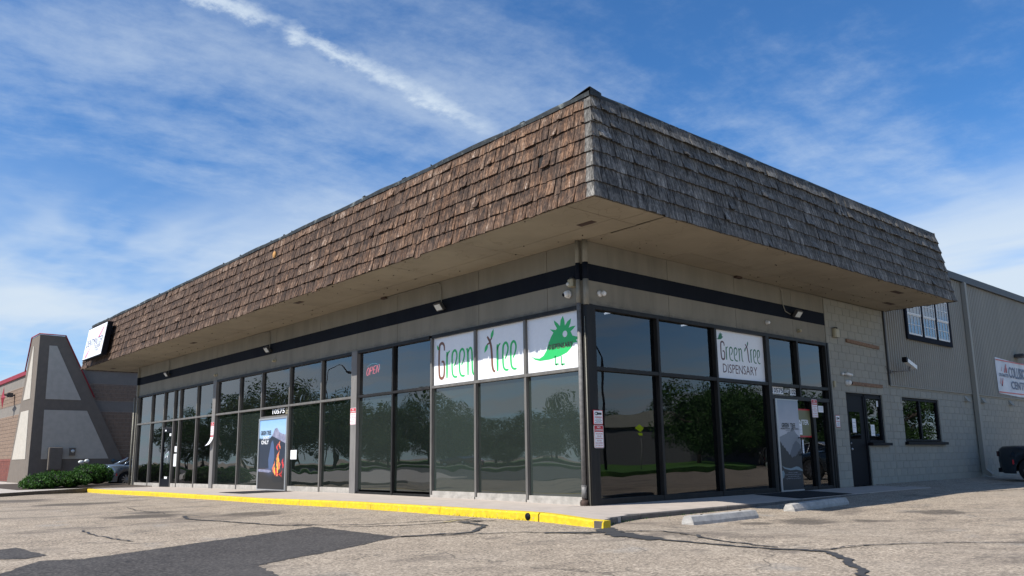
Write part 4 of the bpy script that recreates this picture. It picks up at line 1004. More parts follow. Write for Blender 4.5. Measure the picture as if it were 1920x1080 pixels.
# ------------------------------------------------------------------ cars (saloon bodies lofted through cross-sections, x forward from the tail)
def saloon(label, loc, rz, paint, rim, dark_lamp=False, sc=1.):
    root = thing('parked_car', label, 'car', (0, 0, 0))
    bm = flat('car_paint_'+str(len(bpy.data.materials)), paint, .22, .55)
    bn = bm.node_tree.nodes
    for n_ in bn:
        if n_.type == 'BSDF_PRINCIPLED': n_.inputs['Coat Weight'].default_value = .8; n_.inputs['Coat Roughness'].default_value = .05
    # x, half width at belt, half width at sill, z bottom, z mid (widest), z belt/deck, deck crown
    st = [(0.00, .62, .58, .40, .60, .80, .84), (.05, .74, .68, .30, .60, .93, .96), (.16, .82, .78, .25, .62, .985, 1.01), (.5, .87, .86, .24, .64, .99, 1.02), (1.0, .90, .90, .24, .66, .97, 1.0), (1.6, .91, .91, .22, .66, .95, .97),
          (2.6, .91, .91, .22, .66, .93, .95), (3.4, .91, .90, .22, .66, .91, .95), (4.0, .89, .88, .24, .64, .85, .93), (4.5, .82, .80, .26, .58, .74, .82), (4.75, .66, .66, .30, .52, .62, .68), (4.82, .5, .5, .36, .5, .58, .6)]
    AX = (.88, 3.75); WR = .335
    mb = MB(); rings = []
    xs_ = sorted(set([s[0] for s in st]+[AX[0]+d for d in (-.40, -.30, -.15, 0, .15, .30, .40)]+[AX[1]+d for d in (-.40, -.30, -.15, 0, .15, .30, .40)]))
    def at(x):
        for a, b in zip(st, st[1:]):
            if x <= b[0]+1e-9: t = (x-a[0])/(b[0]-a[0]); return [a[i]+(b[i]-a[i])*t for i in range(7)]
        return list(st[-1])
    for x in xs_:
        _, wb, ws, z0_, zm, zd, zc = at(x)
        za = z0_
        for ax in AX:
            if abs(x-ax) < .40: za = max(za, .33+math.sqrt(max(0, .40**2-(x-ax)**2))*.93)
        zm2 = max(zm, za+.04)
        half = [(ws, za), (ws+.012, min(za+.1, zm2)), (wb+.02, zm2), (wb, zd-.06), (wb-.07, zd), (wb*.5, zc), (0, zc+.005)]
        ring = [(x, -w_, z_) for w_, z_ in half]+[(x, w_, z_) for w_, z_ in half[-2::-1]]
        rings.append(ring)
    n = len(rings[0]); vs = [p for r_ in rings for p in r_]
    mb.add(vs, [(i*n+k, (i+1)*n+k, (i+1)*n+k+1, i*n+k+1) for i in range(len(rings)-1) for k in range(n-1)]+[tuple(range(n-1, -1, -1)), tuple((len(rings)-1)*n+k for k in range(n))], .5, True)
    body = mb.build('body', bm, root)
    # cabin
    pr = [(.72, 1.0, .72), (1.25, 1.30, .60), (1.75, 1.44, .57), (2.3, 1.46, .57), (2.75, 1.38, .58), (3.5, .95, .72)]
    cb = MB(); rg = []
    for x, z, w in pr: rg.append([(x, -.84, min(z, .96)), (x, -w, z-.05 if z > 1 else z), (x, -w*.8, z), (x, w*.8, z), (x, w, z-.05 if z > 1 else z), (x, .84, min(z, .96))])
    cb.add([p for r_ in rg for p in r_], [(i*6+k, (i+1)*6+k, (i+1)*6+k+1, i*6+k+1) for i in range(5) for k in range(5)], .5, True)
    cb.build('windows', 'g_car', body)
    rf = MB()
    rf.add([(x, y_, z_) for x, z, w in pr[1:5] for y_, z_ in ((-w-.01, z-.04), (-w*.8, z+.012), (w*.8, z+.012), (w+.01, z-.04))], [(i*4+k, (i+1)*4+k, (i+1)*4+k+1, i*4+k+1) for i in range(3) for k in range(3)], .5, True)
    rf.build('roof', bm, body)
    for s in (-1, 1):
        pl_ = MB()
        for path in ([(.74, .80, .99), (1.25, .62, 1.28)], [(3.5, .74, .96), (2.75, .60, 1.36)], [(2.1, .86, .95), (2.12, .60, 1.42)], [(1.25, .62, 1.28), (1.75, .59, 1.42), (2.3, .59, 1.44), (2.75, .60, 1.36)]):
            pl_.tube([(x, y_*s, z) for x, y_, z in path], .025, 6)
        pl_.build('pillar', bm, body)
        MB().bev(2.9, 3.06, s*.9 if s > 0 else -1.02, 1.02 if s > 0 else -.9, .93, 1.06, .02).build('door_mirror', bm, body)
        MB().box(-.002, .10, s*.74-.12*(s > 0)-.0, s*.74+.12*(s < 0), .72, .86).build('tail_lamp', 'redp' if not dark_lamp else flat('dark_red_lamp', (.03, .006, .008), .3), body)
        MB().box(.42, .455, s*.865, s*.89, .50, .62).build('reflector', 'redp', body)
    for ax in AX:
        for s in (-1, 1):
            w = MB(); c0 = s*.70; c1 = s*.90
            w.tube([(ax, c0, WR), (ax, s*.72, WR), (ax, s*.88, WR), (ax, c1, WR)], [WR-.04, WR, WR, WR-.05], 26).build('wheel', 'tyre', root)
            wo = root.children[-1]
            q = MB()
            for k in range(10):
                a = k*math.pi/5; ca, sa = math.cos(a), math.sin(a); b1, b2 = .03, .05
                q.add([(ax+.04*ca-b1*sa, c1+s*.006, WR+.04*sa+b1*ca), (ax+.04*ca+b1*sa, c1+s*.006, WR+.04*sa-b1*ca), (ax+.22*ca+b2*.6*sa, c1+s*.002, WR+.22*sa-b2*.6*ca), (ax+.22*ca-b2*.6*sa, c1+s*.002, WR+.22*sa+b2*.6*ca)], [(0, 1, 2, 3)])
            q.tube([(ax, c1-s*.02, WR), (ax, c1+s*.004, WR)], [.245, .238], 24, cap=False).tube([(ax, c1, WR), (ax, c1+s*.012, WR)], .05, 10).build('rim', rim, wo)
        MB().box(ax-.36, ax+.36, -.68, .68, .28, .70).build('wheel_well', 'black', body)
    MB().box(-.02, .02, -.26, .26, .62, .74).build('number_plate', 'sign_white', body)
    MB().box(-.01, .10, -.7, .7, .28, .40).build('lower_bumper', 'black', body)
    root.location = loc; root.rotation_euler = (0, 0, rz); root.scale = (sc, sc, sc)
    return root
saloon('dark blue grey saloon parked tail first by the warehouse wall', (.92, 18.15, -.105), 0, (.018, .030, .045), 'darkrim', True, 1.1)
saloon('silver blue saloon half hidden behind the far end of the shop', (-30.0, -.22, -.19), R(90), (.20, .25, .31), 'rim')

saloon('white saloon parked across the lot, mirrored in the entrance panes', (8.2, 27.2, -.10), R(8), (.55, .55, .54), 'rim')
saloon('grey saloon on the street, mirrored low in the shaded panes', (29.0, 55.0, .02), R(50), (.2, .2, .2), 'rim')
saloon('dark red saloon on the street, mirrored in the sunny panes', (-62, -42.5, .06), R(-14), (.12, .02, .02), 'rim')
# ------------------------------------------------------------------ wheel stops
def stop(label, x, y0, y1, rz=0):
    L_ = y1-y0; root = thing('wheel_stop', label, 'wheel stop', (x, y0, 0), 'concrete wheel stops in front of the kerb')
    n = 14; mb = MB(); prof = [(-.11, 0), (-.105, .05), (-.07, .125), (-.055, .135), (.055, .135), (.07, .125), (.105, .05), (.11, 0)]
    vs = []
    for i in range(n+1):
        yy = L_*i/n; tz = .0 if 0 < i < n else -.006
        z0_ = zlot(x, y0+yy)-.004
        for px_, pz in prof: vs.append((px_+rnd.uniform(-.003, .003), yy+(rnd.uniform(-.008, .008) if i in (0, n) else 0), z0_+pz+tz*(pz > .1)+rnd.uniform(-.003, .002)*(pz > .1)))
    m = 8
    mb.add([(v[0]+x, v[1]+y0, v[2]) for v in vs], [(i*m+k, i*m+k+1, (i+1)*m+k+1, (i+1)*m+k) for i in range(n) for k in range(m-1)]+[tuple(range(m-1, -1, -1)), tuple(n*m+k for k in range(m))])
    mb.build('concrete_bar', 'stop', root)
    for q in (.35, L_-.35): MB().tube([(x, y0+q, zlot(x, y0)+.126), (x, y0+q, zlot(x, y0)+.136)], .018, 10).build('pin', 'rust', root)
stop('sunlit concrete wheel stop nearest the yellow kerb corner', 2.56, -.68, 1.05)
stop('concrete wheel stop mostly in shade in front of the mountain poster door', 2.30, 2.62, 4.62)

# ------------------------------------------------------------------ mats
def mat_(label, x0, x1, y0, y1, fray=0):
    o = MB(); n = 8; vs = []
    for j in range(n+1):
        for i in range(n+1):
            x = x0+(x1-x0)*i/n; y = y0+(y1-y0)*j/n; vs.append((x, y, zwalk(x, y)+.009))
    o.add(vs, [(j*(n+1)+i, j*(n+1)+i+1, (j+1)*(n+1)+i+1, (j+1)*(n+1)+i) for j in range(n) for i in range(n)])
    o.add([(x0-.02, y0-.02, zwalk(x0, y0)+.004), (x1+.02, y0-.02, zwalk(x1, y0)+.004), (x1+.02, y1+.02, zwalk(x1, y1)+.004), (x0-.02, y1+.02, zwalk(x0, y1)+.004)], [(0, 1, 2, 3)])
    tag(o.build('door_mat', 'mat'), label, 'door mat')
mat_('black rubber mat on the walk before the camp fire poster door', -13.0, -11.3, -1.55, -.12)
mat_('black rubber mat before the door with the mountain poster', .12, 1.2, 5.0, 7.2)

# ------------------------------------------------------------------ lights, cameras and sensors
def wall_pack(label, w, a, z, yaw=0, s=1.):
    t = thing('wall_light', label, 'wall light', WP(w, a, .05, z), 'led flood lights below the soffit')
    c_ = Vector((a, 0, z))
    mb = MB(); al = WP(w, 1, 0, 0)-WP(w, 0, 0, 0); ou = WP(w, 0, 1, 0)-WP(w, 0, 0, 0); upv = Vector((0, 0, 1))
    o0 = WP(w, a, .0, z); tl = R(38)
    f = (ou*math.cos(tl)-upv*math.sin(tl)); u2 = (upv*math.cos(tl)+ou*math.sin(tl))
    c0 = o0+ou*.17*s
    def slab(c_, hw, hh, th, mat, name):
        p = [c_+al*x*hw+u2*y_*hh for x, y_ in ((-1, -1), (1, -1), (1, 1), (-1, 1))]
        MB().add(p+[q-f*th for q in p], [(0, 1, 2, 3), (7, 6, 5, 4), (0, 4, 5, 1), (1, 5, 6, 2), (2, 6, 7, 3), (3, 7, 4, 0)]).build(name, mat, t)
    slab(c0, .125*s, .095*s, .07*s, 'dkgrey', 'housing'); slab(c0+f*.004, .105*s, .07*s, .003, 'lens', 'lens')
    MB().tube([o0+ou*.0, o0+ou*.10*s], .035*s, 8).build('arm', 'dkgrey', t); 
wall_pack('flood light left of the printed bird signs, nearest the corner on the sunny side', 'L', -4.39, 4.21)
wall_pack('flood light on the navy band above the camp fire poster door', 'L', -13.3, 4.21)
wall_pack('flood light on the navy band at the far left bay', 'L', -22.3, 4.23)
wall_pack('flood light on the navy band left of the block wall, shaded side', 'R', 7.38, 4.20)
t = thing('wall_light', 'dark flood light above the collision banner', 'wall light', (0, 23.2, 4.3)); MB().bev(.04, .40, 22.95, 23.4, 4.25, 4.38, .05).build('housing', 'dkgrey', t); MB().box(.40, .41, 23.0, 23.35, 4.22, 4.33).build('lens', 'lens', t)
def sensor(label, w, a, z, mat='white', r=.05, aim=(-.4, -.3), cat='motion sensor'):
    t = thing('motion_sensor', label, cat, WP(w, a, .03, z))
    MB().tube([WP(w, a, 0, z), WP(w, a, .035, z)], [r, r*.9], 14).build('base', mat, t)
    MB().ball(WP(w, a+aim[0]*.06, .07, z+aim[1]*.03), r*.85, n=12, m=8).build('sensor_head', mat, t)
sensor('white round sensor just right of the corner below the navy band', 'R', .37, 3.87, r=.062, aim=(.9, .2))
sensor('white twin socket sensor above the dispensary window sign', 'R', 6.16, 3.90)
sensor('cream sensor above the number panel, right of the white one', 'R', 7.58, 3.84, 'beige')
sensor('pale sensor under the navy band above the fire poster door', 'L', -12.97, 3.87, 'beige')
sensor('pale sensor under the navy band between the two far bays', 'L', -17.54, 3.82, 'beige')
def dome(label, w, a, z, look):
    t = thing('security_camera', label, 'security camera', WP(w, a, .04, z))
    MB().tube([WP(w, a, 0, z), WP(w, a, .05, z)], .075, 18).build('base', 'white', t); MB().ball(WP(w, a, .075, z), .066, n=14, m=10).build('housing', 'white', t); MB().ball(WP(w, a+look*.03, .115, z-.012), .038, n=12, m=8).build('camera_lens', 'black', t)
dome('white ball security camera left of the corner pipe on the sunny side', 'L', -.42, 3.88, -1); dome('white ball security camera above the black service door', 'R', 9.86, 2.66, 1)
t = thing('flood_sensor', 'beige box alarm strobe beside the corner pipe above the ball camera', 'alarm', WP('L', -.30, .05, 4.07))
MB().bev(-.36, -.22, -.12, -.0, 4.0, 4.15, .02).build('box', 'beige', t); MB().ball((-.33, -.13, 4.05), .035).build('lamp', 'lens', t); MB().ball((-.29, -.06, 4.16), .05, (1, 1, .6)).build('cap', 'dkgrey', t)
t = thing('alarm_box', 'beige alarm box high on the block wall', 'alarm', WP('R', 9.38, .05, 3.95))
MB().bev(.0, .12, 9.28, 9.50, 3.82, 4.06, .03).build('box', 'beige', t); MB().ball((.06, 9.38, 4.07), .06, (1, 1.2, .5)).build('cap', 'dkgrey', t)
tag(MB().bev(.0, .05, 9.12, 9.2, 2.52, 2.68, .01).build('doorbell_box', 'beige'), 'tiny cream box at the left edge of the block wall', 'switch box')
t = thing('spot_sensor', 'small white twin spot sensor above the ball camera by the service door', 'motion sensor', WP('R', 9.75, .05, 2.86))
MB().tube([WP('R', 9.62, 0, 2.88), WP('R', 9.62, .06, 2.88)], .035, 10).build('base', 'white', t); MB().tube([WP('R', 9.75, .06, 2.90), WP('R', 9.95, .12, 2.86)], .038, 10).build('sensor_head', 'white', t); MB().tube([WP('R', 9.62, .05, 2.88), WP('R', 9.8, .07, 2.89)], .012, 6).build('arm', 'white', t)
t = thing('security_camera', 'long white bullet security camera on the corrugated wall', 'security camera', WP('R', 13.0, .1, 3.3))
MB().box(.034, .06, 12.45, 12.6, 3.06, 3.16).tube([(.05, 12.5, 3.11), (.30, 12.72, 3.12), (.40, 12.86, 3.13)], .018, 8).tube([(.40, 12.86, 3.12), (.40, 12.9, 3.24)], .03, 8).build('bracket', 'greypipe', t)
ax_ = Vector((.42, 12.58, 3.42)); bx_ = Vector((.40, 13.25, 3.24)); dv = (bx_-ax_).normalized(); sdv = dv.cross(Vector((0, 0, 1))).normalized(); uv = sdv.cross(dv)
def obox(mb, p, q, hw, hh):
    r1 = [p+sdv*a*hw+uv*b*hh for a, b in ((-1, -1), (1, -1), (1, 1), (-1, 1))]; r2 = [q+sdv*a*hw+uv*b*hh for a, b in ((-1, -1), (1, -1), (1, 1), (-1, 1))]
    return mb.add(r1+r2, [(3, 2, 1, 0), (4, 5, 6, 7), (0, 1, 5, 4), (1, 2, 6, 5), (2, 3, 7, 6), (3, 0, 4, 7)])
obox(MB(), ax_, bx_, .06, .055).build('housing', 'white', t); obox(MB(), ax_-dv*.06, ax_+dv*.05, .063, .062).build('camera_lens', 'black', t); obox(MB(), bx_, bx_+dv*.01, .05, .045).build('end_cap', 'dkgrey', t)
MB().tube([(.045, 12.47, 3.1), (.05, 12.3, 3.0), (.03, 12.2, 3.25)], .006, 5).build('cable', 'dkgrey', t)
for lab, y0, y1, z0_, z1_ in (('upper weathered lumber strip bolted to the block wall', 10.0, 11.88, 3.80, 3.745), ('lower weathered lumber strip just above the service door', 10.02, 11.88, 2.665, 2.66)):
    tag(MB().add([(0, y0, z0_-.045), (.04, y0, z0_-.045), (.04, y0, z0_+.045), (0, y0, z0_+.045), (0, y1, z1_-.045), (.04, y1, z1_-.045), (.04, y1, z1_+.045), (0, y1, z1_+.045)], [(3, 2, 1, 0), (4, 5, 6, 7), (0, 1, 5, 4), (1, 2, 6, 5), (2, 3, 7, 6), (3, 0, 4, 7)]).build('wood_strip', 'lumber'), lab, 'wood strip')

# ------------------------------------------------------------------ logo lettering drawn as strokes
def G3(w, a0, z0, sx_, sz_, d, tilt=0): return lambda x, y: WP(w, a0+x*sx_, d, z0+y*sz_+x*sx_*tilt)
GLY = {
 'G': [(.135, .77), (.135, .90), (.10, .985), (.05, .985), (.012, .90), (.012, .10), (.05, .01), (.10, .01), (.135, .10), (.135, .47), (.07, .47)],
 'r1': [(.01, .0), (.01, .72)], 'r2': [(.01, .58), (.035, .69), (.075, .735)],
 'e': [(.055, .30), (.10, .42), (.125, .58), (.10, .71), (.06, .735), (.018, .66), (.01, .5), (.01, .16), (.035, .03), (.09, -.005), (.125, .01)],
 'n1': [(.03, .0), (.03, .66), (.0, .72)], 'n2': [(.03, .60), (.07, .735), (.105, .70), (.12, .58), (.12, .12), (.14, .02), (.16, .0)],
 'T': [(-.055, .98), (-.02, .90), (.005, .83), (.03, .70), (.045, .45), (.05, .15), (.075, .03), (.11, .0)],
 't2': [(.005, .84), (.03, .90), (.05, .93)], 't3': [(.0, .80), (-.03, .78), (-.06, .76)]}
def stroke(mb, key, to3, x0, wd, wds=None):
    pts = smooth([(x+x0, y) for x, y in GLY[key]], 3)
    n = len(pts); ws = [wd*(.45+.75*math.sin(math.pi*min(1, max(0, i/(n-1)*.9+.05)))**.6) for i in range(n)]
    mb_pts = pts
    # keep stroke width isotropic in metres
    P3 = [to3(x, y) for x, y in mb_pts]; L, Q = [], []
    nrm = (to3(1, 0)-to3(0, 0)).normalized().cross((to3(0, 1)-to3(0, 0)).normalized())
    for i, p in enumerate(P3):
        t = (P3[min(i+1, n-1)]-P3[max(i-1, 0)]).normalized(); s = nrm.cross(t)*ws[i]/2; L.append(p+s); Q.append(p-s)
    mb.add(L+Q, [(i, i+1, n+i+1, n+i) for i in range(n-1)])
def leaf(mb, to3, x, y, ang, ln, wd, sx_, sz_):
    pts = []
    for s in (1, -1):
        for k in range(0, 9):
            t = k/8 if s > 0 else 1-k/8; u = t*ln; v = s*math.sin(math.pi*t**.8)*wd/2
            pts.append((x+(u*math.cos(ang)-v*math.sin(ang))/sx_, y+(u*math.sin(ang)+v*math.cos(ang))/sz_))
    mb.add([to3(a, b) for a, b in pts], [tuple(range(len(pts)))])
BIRD = [(1190,610),(1240,630),(1290,632),(1335,600),(1375,530),(1400,440),(1430,370),(1455,325),(1415,287),(1480,295),(1495,275),(1470,225),(1462,180),(1500,210),(1530,248),(1538,180),(1565,125),(1580,180),(1585,242),(1615,190),(1655,155),(1645,215),(1625,268),(1660,250),(1700,243),(1675,280),(1645,310),(1665,360),(1758,385),(1700,408),(1715,438),(1672,445),(1650,500),(1600,560),(1520,605),(1400,645),(1290,662),(1235,648)]
def bird_pts():
    return [((x-1155)/612, 1-(y-(180-.2149*(x-1155)))/(628+.078*(x-1155))) for x, y in BIRD]
def green_word(par, w, a0, z0, sx_, sz_, d, wd, gr='green', br='brownp', sprout=True, tilt=0):
    to3 = G3(w, a0, z0, sx_, sz_, d, tilt)
    mb = MB(); stroke(mb, 'G', to3, 0, wd*1.25); mb.build('lettering', br, par)
    mb = MB(); x = .185
    for ch in ('r', 'e', 'e', 'n'):
        if ch == 'r': stroke(mb, 'r1', to3, x, wd*1.2); stroke(mb, 'r2', to3, x, wd*.7); x += .115
        elif ch == 'e': stroke(mb, 'e', to3, x, wd); x += .165
        else: stroke(mb, 'n1', to3, x, wd*1.1); stroke(mb, 'n2', to3, x, wd)
    mb.build('lettering', gr, par)
    if sprout:
        mb = MB(); leaf(mb, to3, .0, .80, R(112), .17*sz_, .07*sz_, sx_, sz_); mb.build('leaf_print', gr, par)
def tree_word(par, w, a0, z0, sx_, sz_, d, wd, gr='green', br='brownp', tilt=0):
    to3 = G3(w, a0, z0, sx_, sz_, d, tilt)
    mb = MB(); stroke(mb, 'T', to3, 0, wd*1.2); stroke(mb, 't2', to3, 0, wd*.7); stroke(mb, 't3', to3, 0, wd*.7); mb.build('lettering', br, par)
    mb = MB(); x = .155
    for ch in ('r', 'e', 'e'):
        if ch == 'r': stroke(mb, 'r1', to3, x, wd*1.2); stroke(mb, 'r2', to3, x, wd*.7); x += .115
        else: stroke(mb, 'e', to3, x, wd); x += .165
    mb.build('lettering', gr, par)
    mb = MB(); leaf(mb, to3, .03, .90, R(68), .28*sz_, .11*sz_, sx_, sz_); leaf(mb, to3, -.045, .775, R(238), .27*sz_, .11*sz_, sx_, sz_); mb.build('leaf_print', gr, par)
def panel_sign(name, label, w, a0, a1, z0, z1, d=-.05, mat='sign_white', th=.006, cat='window sign', group=None):
    t = thing(name, label, cat, WP(w, (a0+a1)/2, d, z0), group)
    wpart('sign_panel', w, a0, a1, d-th, d, z0, z1, mat, t); return t
GW = None
p1 = panel_sign('window_sign', 'white window sign printed with the word Green, left of three', 'L', -4.85, -3.32, 2.48, 3.57, group=GW)
green_word(p1, 'L', -4.67, 2.62, 1.63, .82, -.048, .045)
p2 = panel_sign('window_sign', 'white window sign printed with the word Tree, middle of three', 'L', -3.26, -1.73, 2.48, 3.57, group=GW)
tree_word(p2, 'L', -2.85, 2.62, 1.50, .78, -.048, .045)
p3 = panel_sign('window_sign', 'white window sign with a green spiky crested bird', 'L', -1.67, -.16, 2.48, 3.57, group=GW)
bp = bird_pts(); A0, AW, Z0_, ZH = -1.655, 1.49, 2.49, 1.075
bird3 = [WP('L', A0+x*AW, -.0485, Z0_+y*ZH) for x, y in bp]
MB().add(bird3, [tuple(range(len(bird3)-1, -1, -1))]).build('bird_print', 'green', p3)
mb = MB(); cx_, cz_ = A0+.70*AW, Z0_+(1-(340-(180-.2149*428))/661)*ZH
mb.add([WP('L', cx_+.062*math.cos(k*math.pi/12), -.047, cz_+.062*math.sin(k*math.pi/12)) for k in range(24)], [tuple(range(24))]); mb.build('bird_eye', 'sign_white', p3)
mb = MB()
for lx in (1470, 1537):
    f = lambda x, y: (A0+(x-1155)/612*AW, Z0_+(1-(y-(180-.2149*(x-1155)))/(628+.078*(x-1155)))*ZH)
    q = [f(lx-2, 600), f(lx+2, 700)]; ribbon2(mb, q, .028, lambda x, y: WP('L', x, -.0485, y))
    for e_ in ((lx+38, 685), (lx+42, 700), (lx+15, 712)): ribbon2(mb, [f(lx-2, 700), f(*e_)], [.03, .006], lambda x, y: WP('L', x, -.0475, y))
mb.build('bird_legs', 'green', p3)
tx, tz = f(1532, 478); mb = MB(); text(mb, 'DISPENSARY', 'L', tx, tz, .66, .105, -.0465, True); mb.build('lettering', 'maroon', p3)
# right-hand window sign
p4 = panel_sign('window_sign', 'white window sign reading Green Tree Dispensary in the shaded storefront', 'R', 4.06, 6.02, 2.49, 3.56)
green_word(p4, 'R', 4.30, 2.91, 1.09, .40, -.0485, .028, 'dkgreen', 'maroon', False)
tree_word(p4, 'R', 5.33, 2.91, .95, .42, -.0485, .028, 'dkgreen', 'maroon')
mb = MB(); text(mb, 'DISPENSARY', 'R', 5.03, 2.72, 1.36, .20, -.048); mb.build('lettering', 'maroon', p4)
mb = MB(); bb_ = [WP('R', 4.12+x*.32, -.0475, 3.30+y*.22) for x, y in bp]; mb.add(bb_, [tuple(range(len(bb_)))]); mb.build('bird_print', 'dkgreen', p4)
# house numbers on the glass
def numbers(label, w, items, mat='sign_white'):
    t = thing('address_numbers', label, 'house number', WP(w, items[0][1], -.05, items[0][2]))
    for s, a, z, wd, h in items:
        if s in ('10575', '102') and w == 'R' or s == '02':
            n = len(s)
            for i in range(n): wpart('number_tile', w, a-wd/2+wd*i/n+.005, a-wd/2+wd*(i+1)/n-.005, -.052, -.050, z-h*.75, z+h*.75, mat if mat != 'sign_white' or w == 'R' else 'beige', t)
            mb = MB(); text(mb, s, w, a, z, wd*.94, h, -.048, True); mb.build('lettering', 'ink', t)
        else: mb = MB(); text(mb, s, w, a, z, wd, h, -.048, True); mb.build('lettering', mat, t)
numbers('white street number 10575 on the glass above the camp fire poster', 'L', [('10575', -12.75, 2.325, .82, .15), ('02', -12.18, 2.31, .22, .11)])
numbers('street number 10575 Unit 102 above the mountain poster door', 'R', [('10575', 6.52, 2.325, .50, .11), ('UNIT', 6.93, 2.315, .24, .07), ('102', 7.20, 2.315, .28, .11)])

# ------------------------------------------------------------------ camp fire poster
FX0, FX1, FZ0, FZ1 = -13.90, -11.98, -.01, 2.14
pf = thing('door_poster', 'tall poster of a camp fire before a dark cabin and mountain, silver framed', 'poster', (-12.94, -.05, 0))
def night_print():
    m, g = new_mat('camp_fire_print'); pos = g.n('ShaderNodeNewGeometry').outputs['Position']; s = g.n('ShaderNodeSeparateXYZ', {0: pos})
    z = g.m('ADD', s.outputs[2], g.m('MULTIPLY', g.m('SUBTRACT', g.noise(pos, 3, 4), .5), .12))
    c = g.ramp(g.m('DIVIDE', z, 2.14), [(0, (.022, .022, .024)), (.22, (.03, .028, .028)), (.30, (.06, .05, .06)), (.34, (.02, .02, .03)), (.70, (.02, .028, .045)), (.72, (.30, .46, .66)), (.85, (.32, .50, .74)), (1, (.22, .42, .72))])
    dx = g.m('ABSOLUTE', g.m('ADD', s.outputs[0], 13.05)); glow = g.m('MULTIPLY', g.m('SUBTRACT', 1., g.sm(dx, .0, .42)), g.m('MULTIPLY', g.sm(z, .35, .8), inv2(g, g.sm(z, 1.2, 1.7))))
    c = g.mix(g.m('MULTIPLY', glow, .7), c, (.08, .13, .30)); finish(g, c, .3, spec=.4); return m
wpart('poster_print', 'L', FX0+.06, FX1-.06, .0, .022, FZ0+.05, FZ1-.05, night_print(), pf)
FR = MB().box(FX0, FX0+.06, -.04, 0, FZ0, FZ1).box(FX1-.06, FX1, -.04, 0, FZ0, FZ1).box(FX0+.06, FX1-.06, -.04, 0, FZ1-.05, FZ1).box(FX0+.06, FX1-.06, -.04, 0, FZ0, FZ0+.05); FR.build('poster_frame', 'alu', pf)
FP = lambda u, v: WP('L', FX0+.06+u*(FX1-FX0-.12), .0235, FZ0+.05+v*(FZ1-FZ0-.1))
def blob(mb, pts, off=0): mb.add([FP(u, v)+Vector((0, -off, 0)) for u, v in pts], [tuple(range(len(pts)))])
def jag(pts, n, amp):
    out = []
    for a, b in zip(pts, pts[1:]):
        for k in range(n): t = k/n; out.append((a[0]+(b[0]-a[0])*t, a[1]+(b[1]-a[1])*t+rnd.uniform(-amp, amp)))
    return out+[pts[-1]]
mt1 = M('distant_rock_print', (.16, .17, .26), (.30, .30, .40), scale=9, rough=.4, bump=0)
mb = MB(); blob(mb, [(.40, .60), (.42, .72)]+jag([(.42, .72), (.52, .80), (.58, .86), (.66, .87), (.74, .82), (.84, .78), (1.0, .77)], 3, .008)+[(1, .6)]); mb.build('mountain_print', mt1, pf)
mt2 = flat('cabin_print', (.022, .030, .050), .4)
mb = MB(); blob(mb, [(.0, .30), (.0, .66), (.3, .67), (.36, .71), (.48, .76), (.58, .74), (1., .64), (1, .30)], .0008); mb.build('cabin_print', mt2, pf)
blu = flat('blue_glow_print', (.07, .11, .22), .4)
mb = MB()
blob(mb, [(.40, .28), (.37, .42), (.42, .55), (.46, .66), (.52, .70), (.57, .62), (.60, .45), (.55, .3)], .0014); mb.build('smoke_print', blu, pf)
MB().add([FP(u, v)+Vector((0, -.002, 0)) for u, v in [(0, .25), (0, .285), (.45, .275), (.5, .25), (.4, .235)]], [(0, 4, 3, 2, 1)]).build('table_print', mt1, pf)
or_, ye_, rd_ = flat('flame_orange_print', (.72, .20, .09), .4), flat('flame_yellow_print', (.95, .55, .08), .4), flat('flame_red_print', (.65, .05, .05), .4)
def flame(mb, x, y, w, h, off, r, lean=0):
    L_, Rr = [], []
    for k in range(13):
        t = k/12; wd = w*math.sin(math.pi*(t*.85+.12))*(1-t*.35)*(1+.35*math.sin(k*2.1+r)); c_ = x+lean*t+w*.35*math.sin(t*6+r)
        L_.append((c_-wd/2, y+h*t)); Rr.append((c_+wd/2, y+h*t))
    blob(mb, L_+Rr[::-1], off)
mr, mo, my = MB(), MB(), MB()
flame(mr, .72, .14, .13, .20, .0022, 1, .02); flame(mr, .78, .15, .14, .08, .0022, 3); flame(mr, .86, .17, .05, .10, .0022, 2, .02); flame(mr, .90, .30, .07, .14, .0022, .5, .03); flame(mr, .70, .55, .06, .10, .0022, 2)
flame(mo, .62, .20, .09, .20, .003, 2, -.03); flame(mo, .74, .28, .12, .27, .003, .8, .03); flame(mo, .78, .57, .06, .12, .003, 1.3); flame(mo, .76, .155, .12, .06, .003, .3)
flame(my, .64, .21, .045, .12, .0038, 2, -.02); flame(my, .72, .23, .05, .20, .0038, .4); flame(my, .75, .38, .04, .10, .0038, 1)
mr.build('flame_print', rd_, pf); mo.build('flame_print', or_, pf); my.build('flame_print', ye_, pf)
mb = MB(); blob(mb, jag([(.52, .14), (.56, .20), (.62, .17), (.70, .19), (.84, .20), (.93, .14), (.85, .10), (.6, .10)], 2, .006), .0045); mb.build('log_print', 'ink', pf)
mb = MB(); text(mb, 'GREEN TREE', 'L', FX0+.50, 1.70, .72, .13, .027, True); mb.build('lettering', 'ink', pf)
mb = MB(); text(mb, "DON'T", 'L', FX0+.54, 1.555, .42, .10, .027, True); text(mb, 'ONLY', 'L', FX0+.46, 1.42, .52, .12, .027, True); mb.build('lettering', 'sign_white', pf)

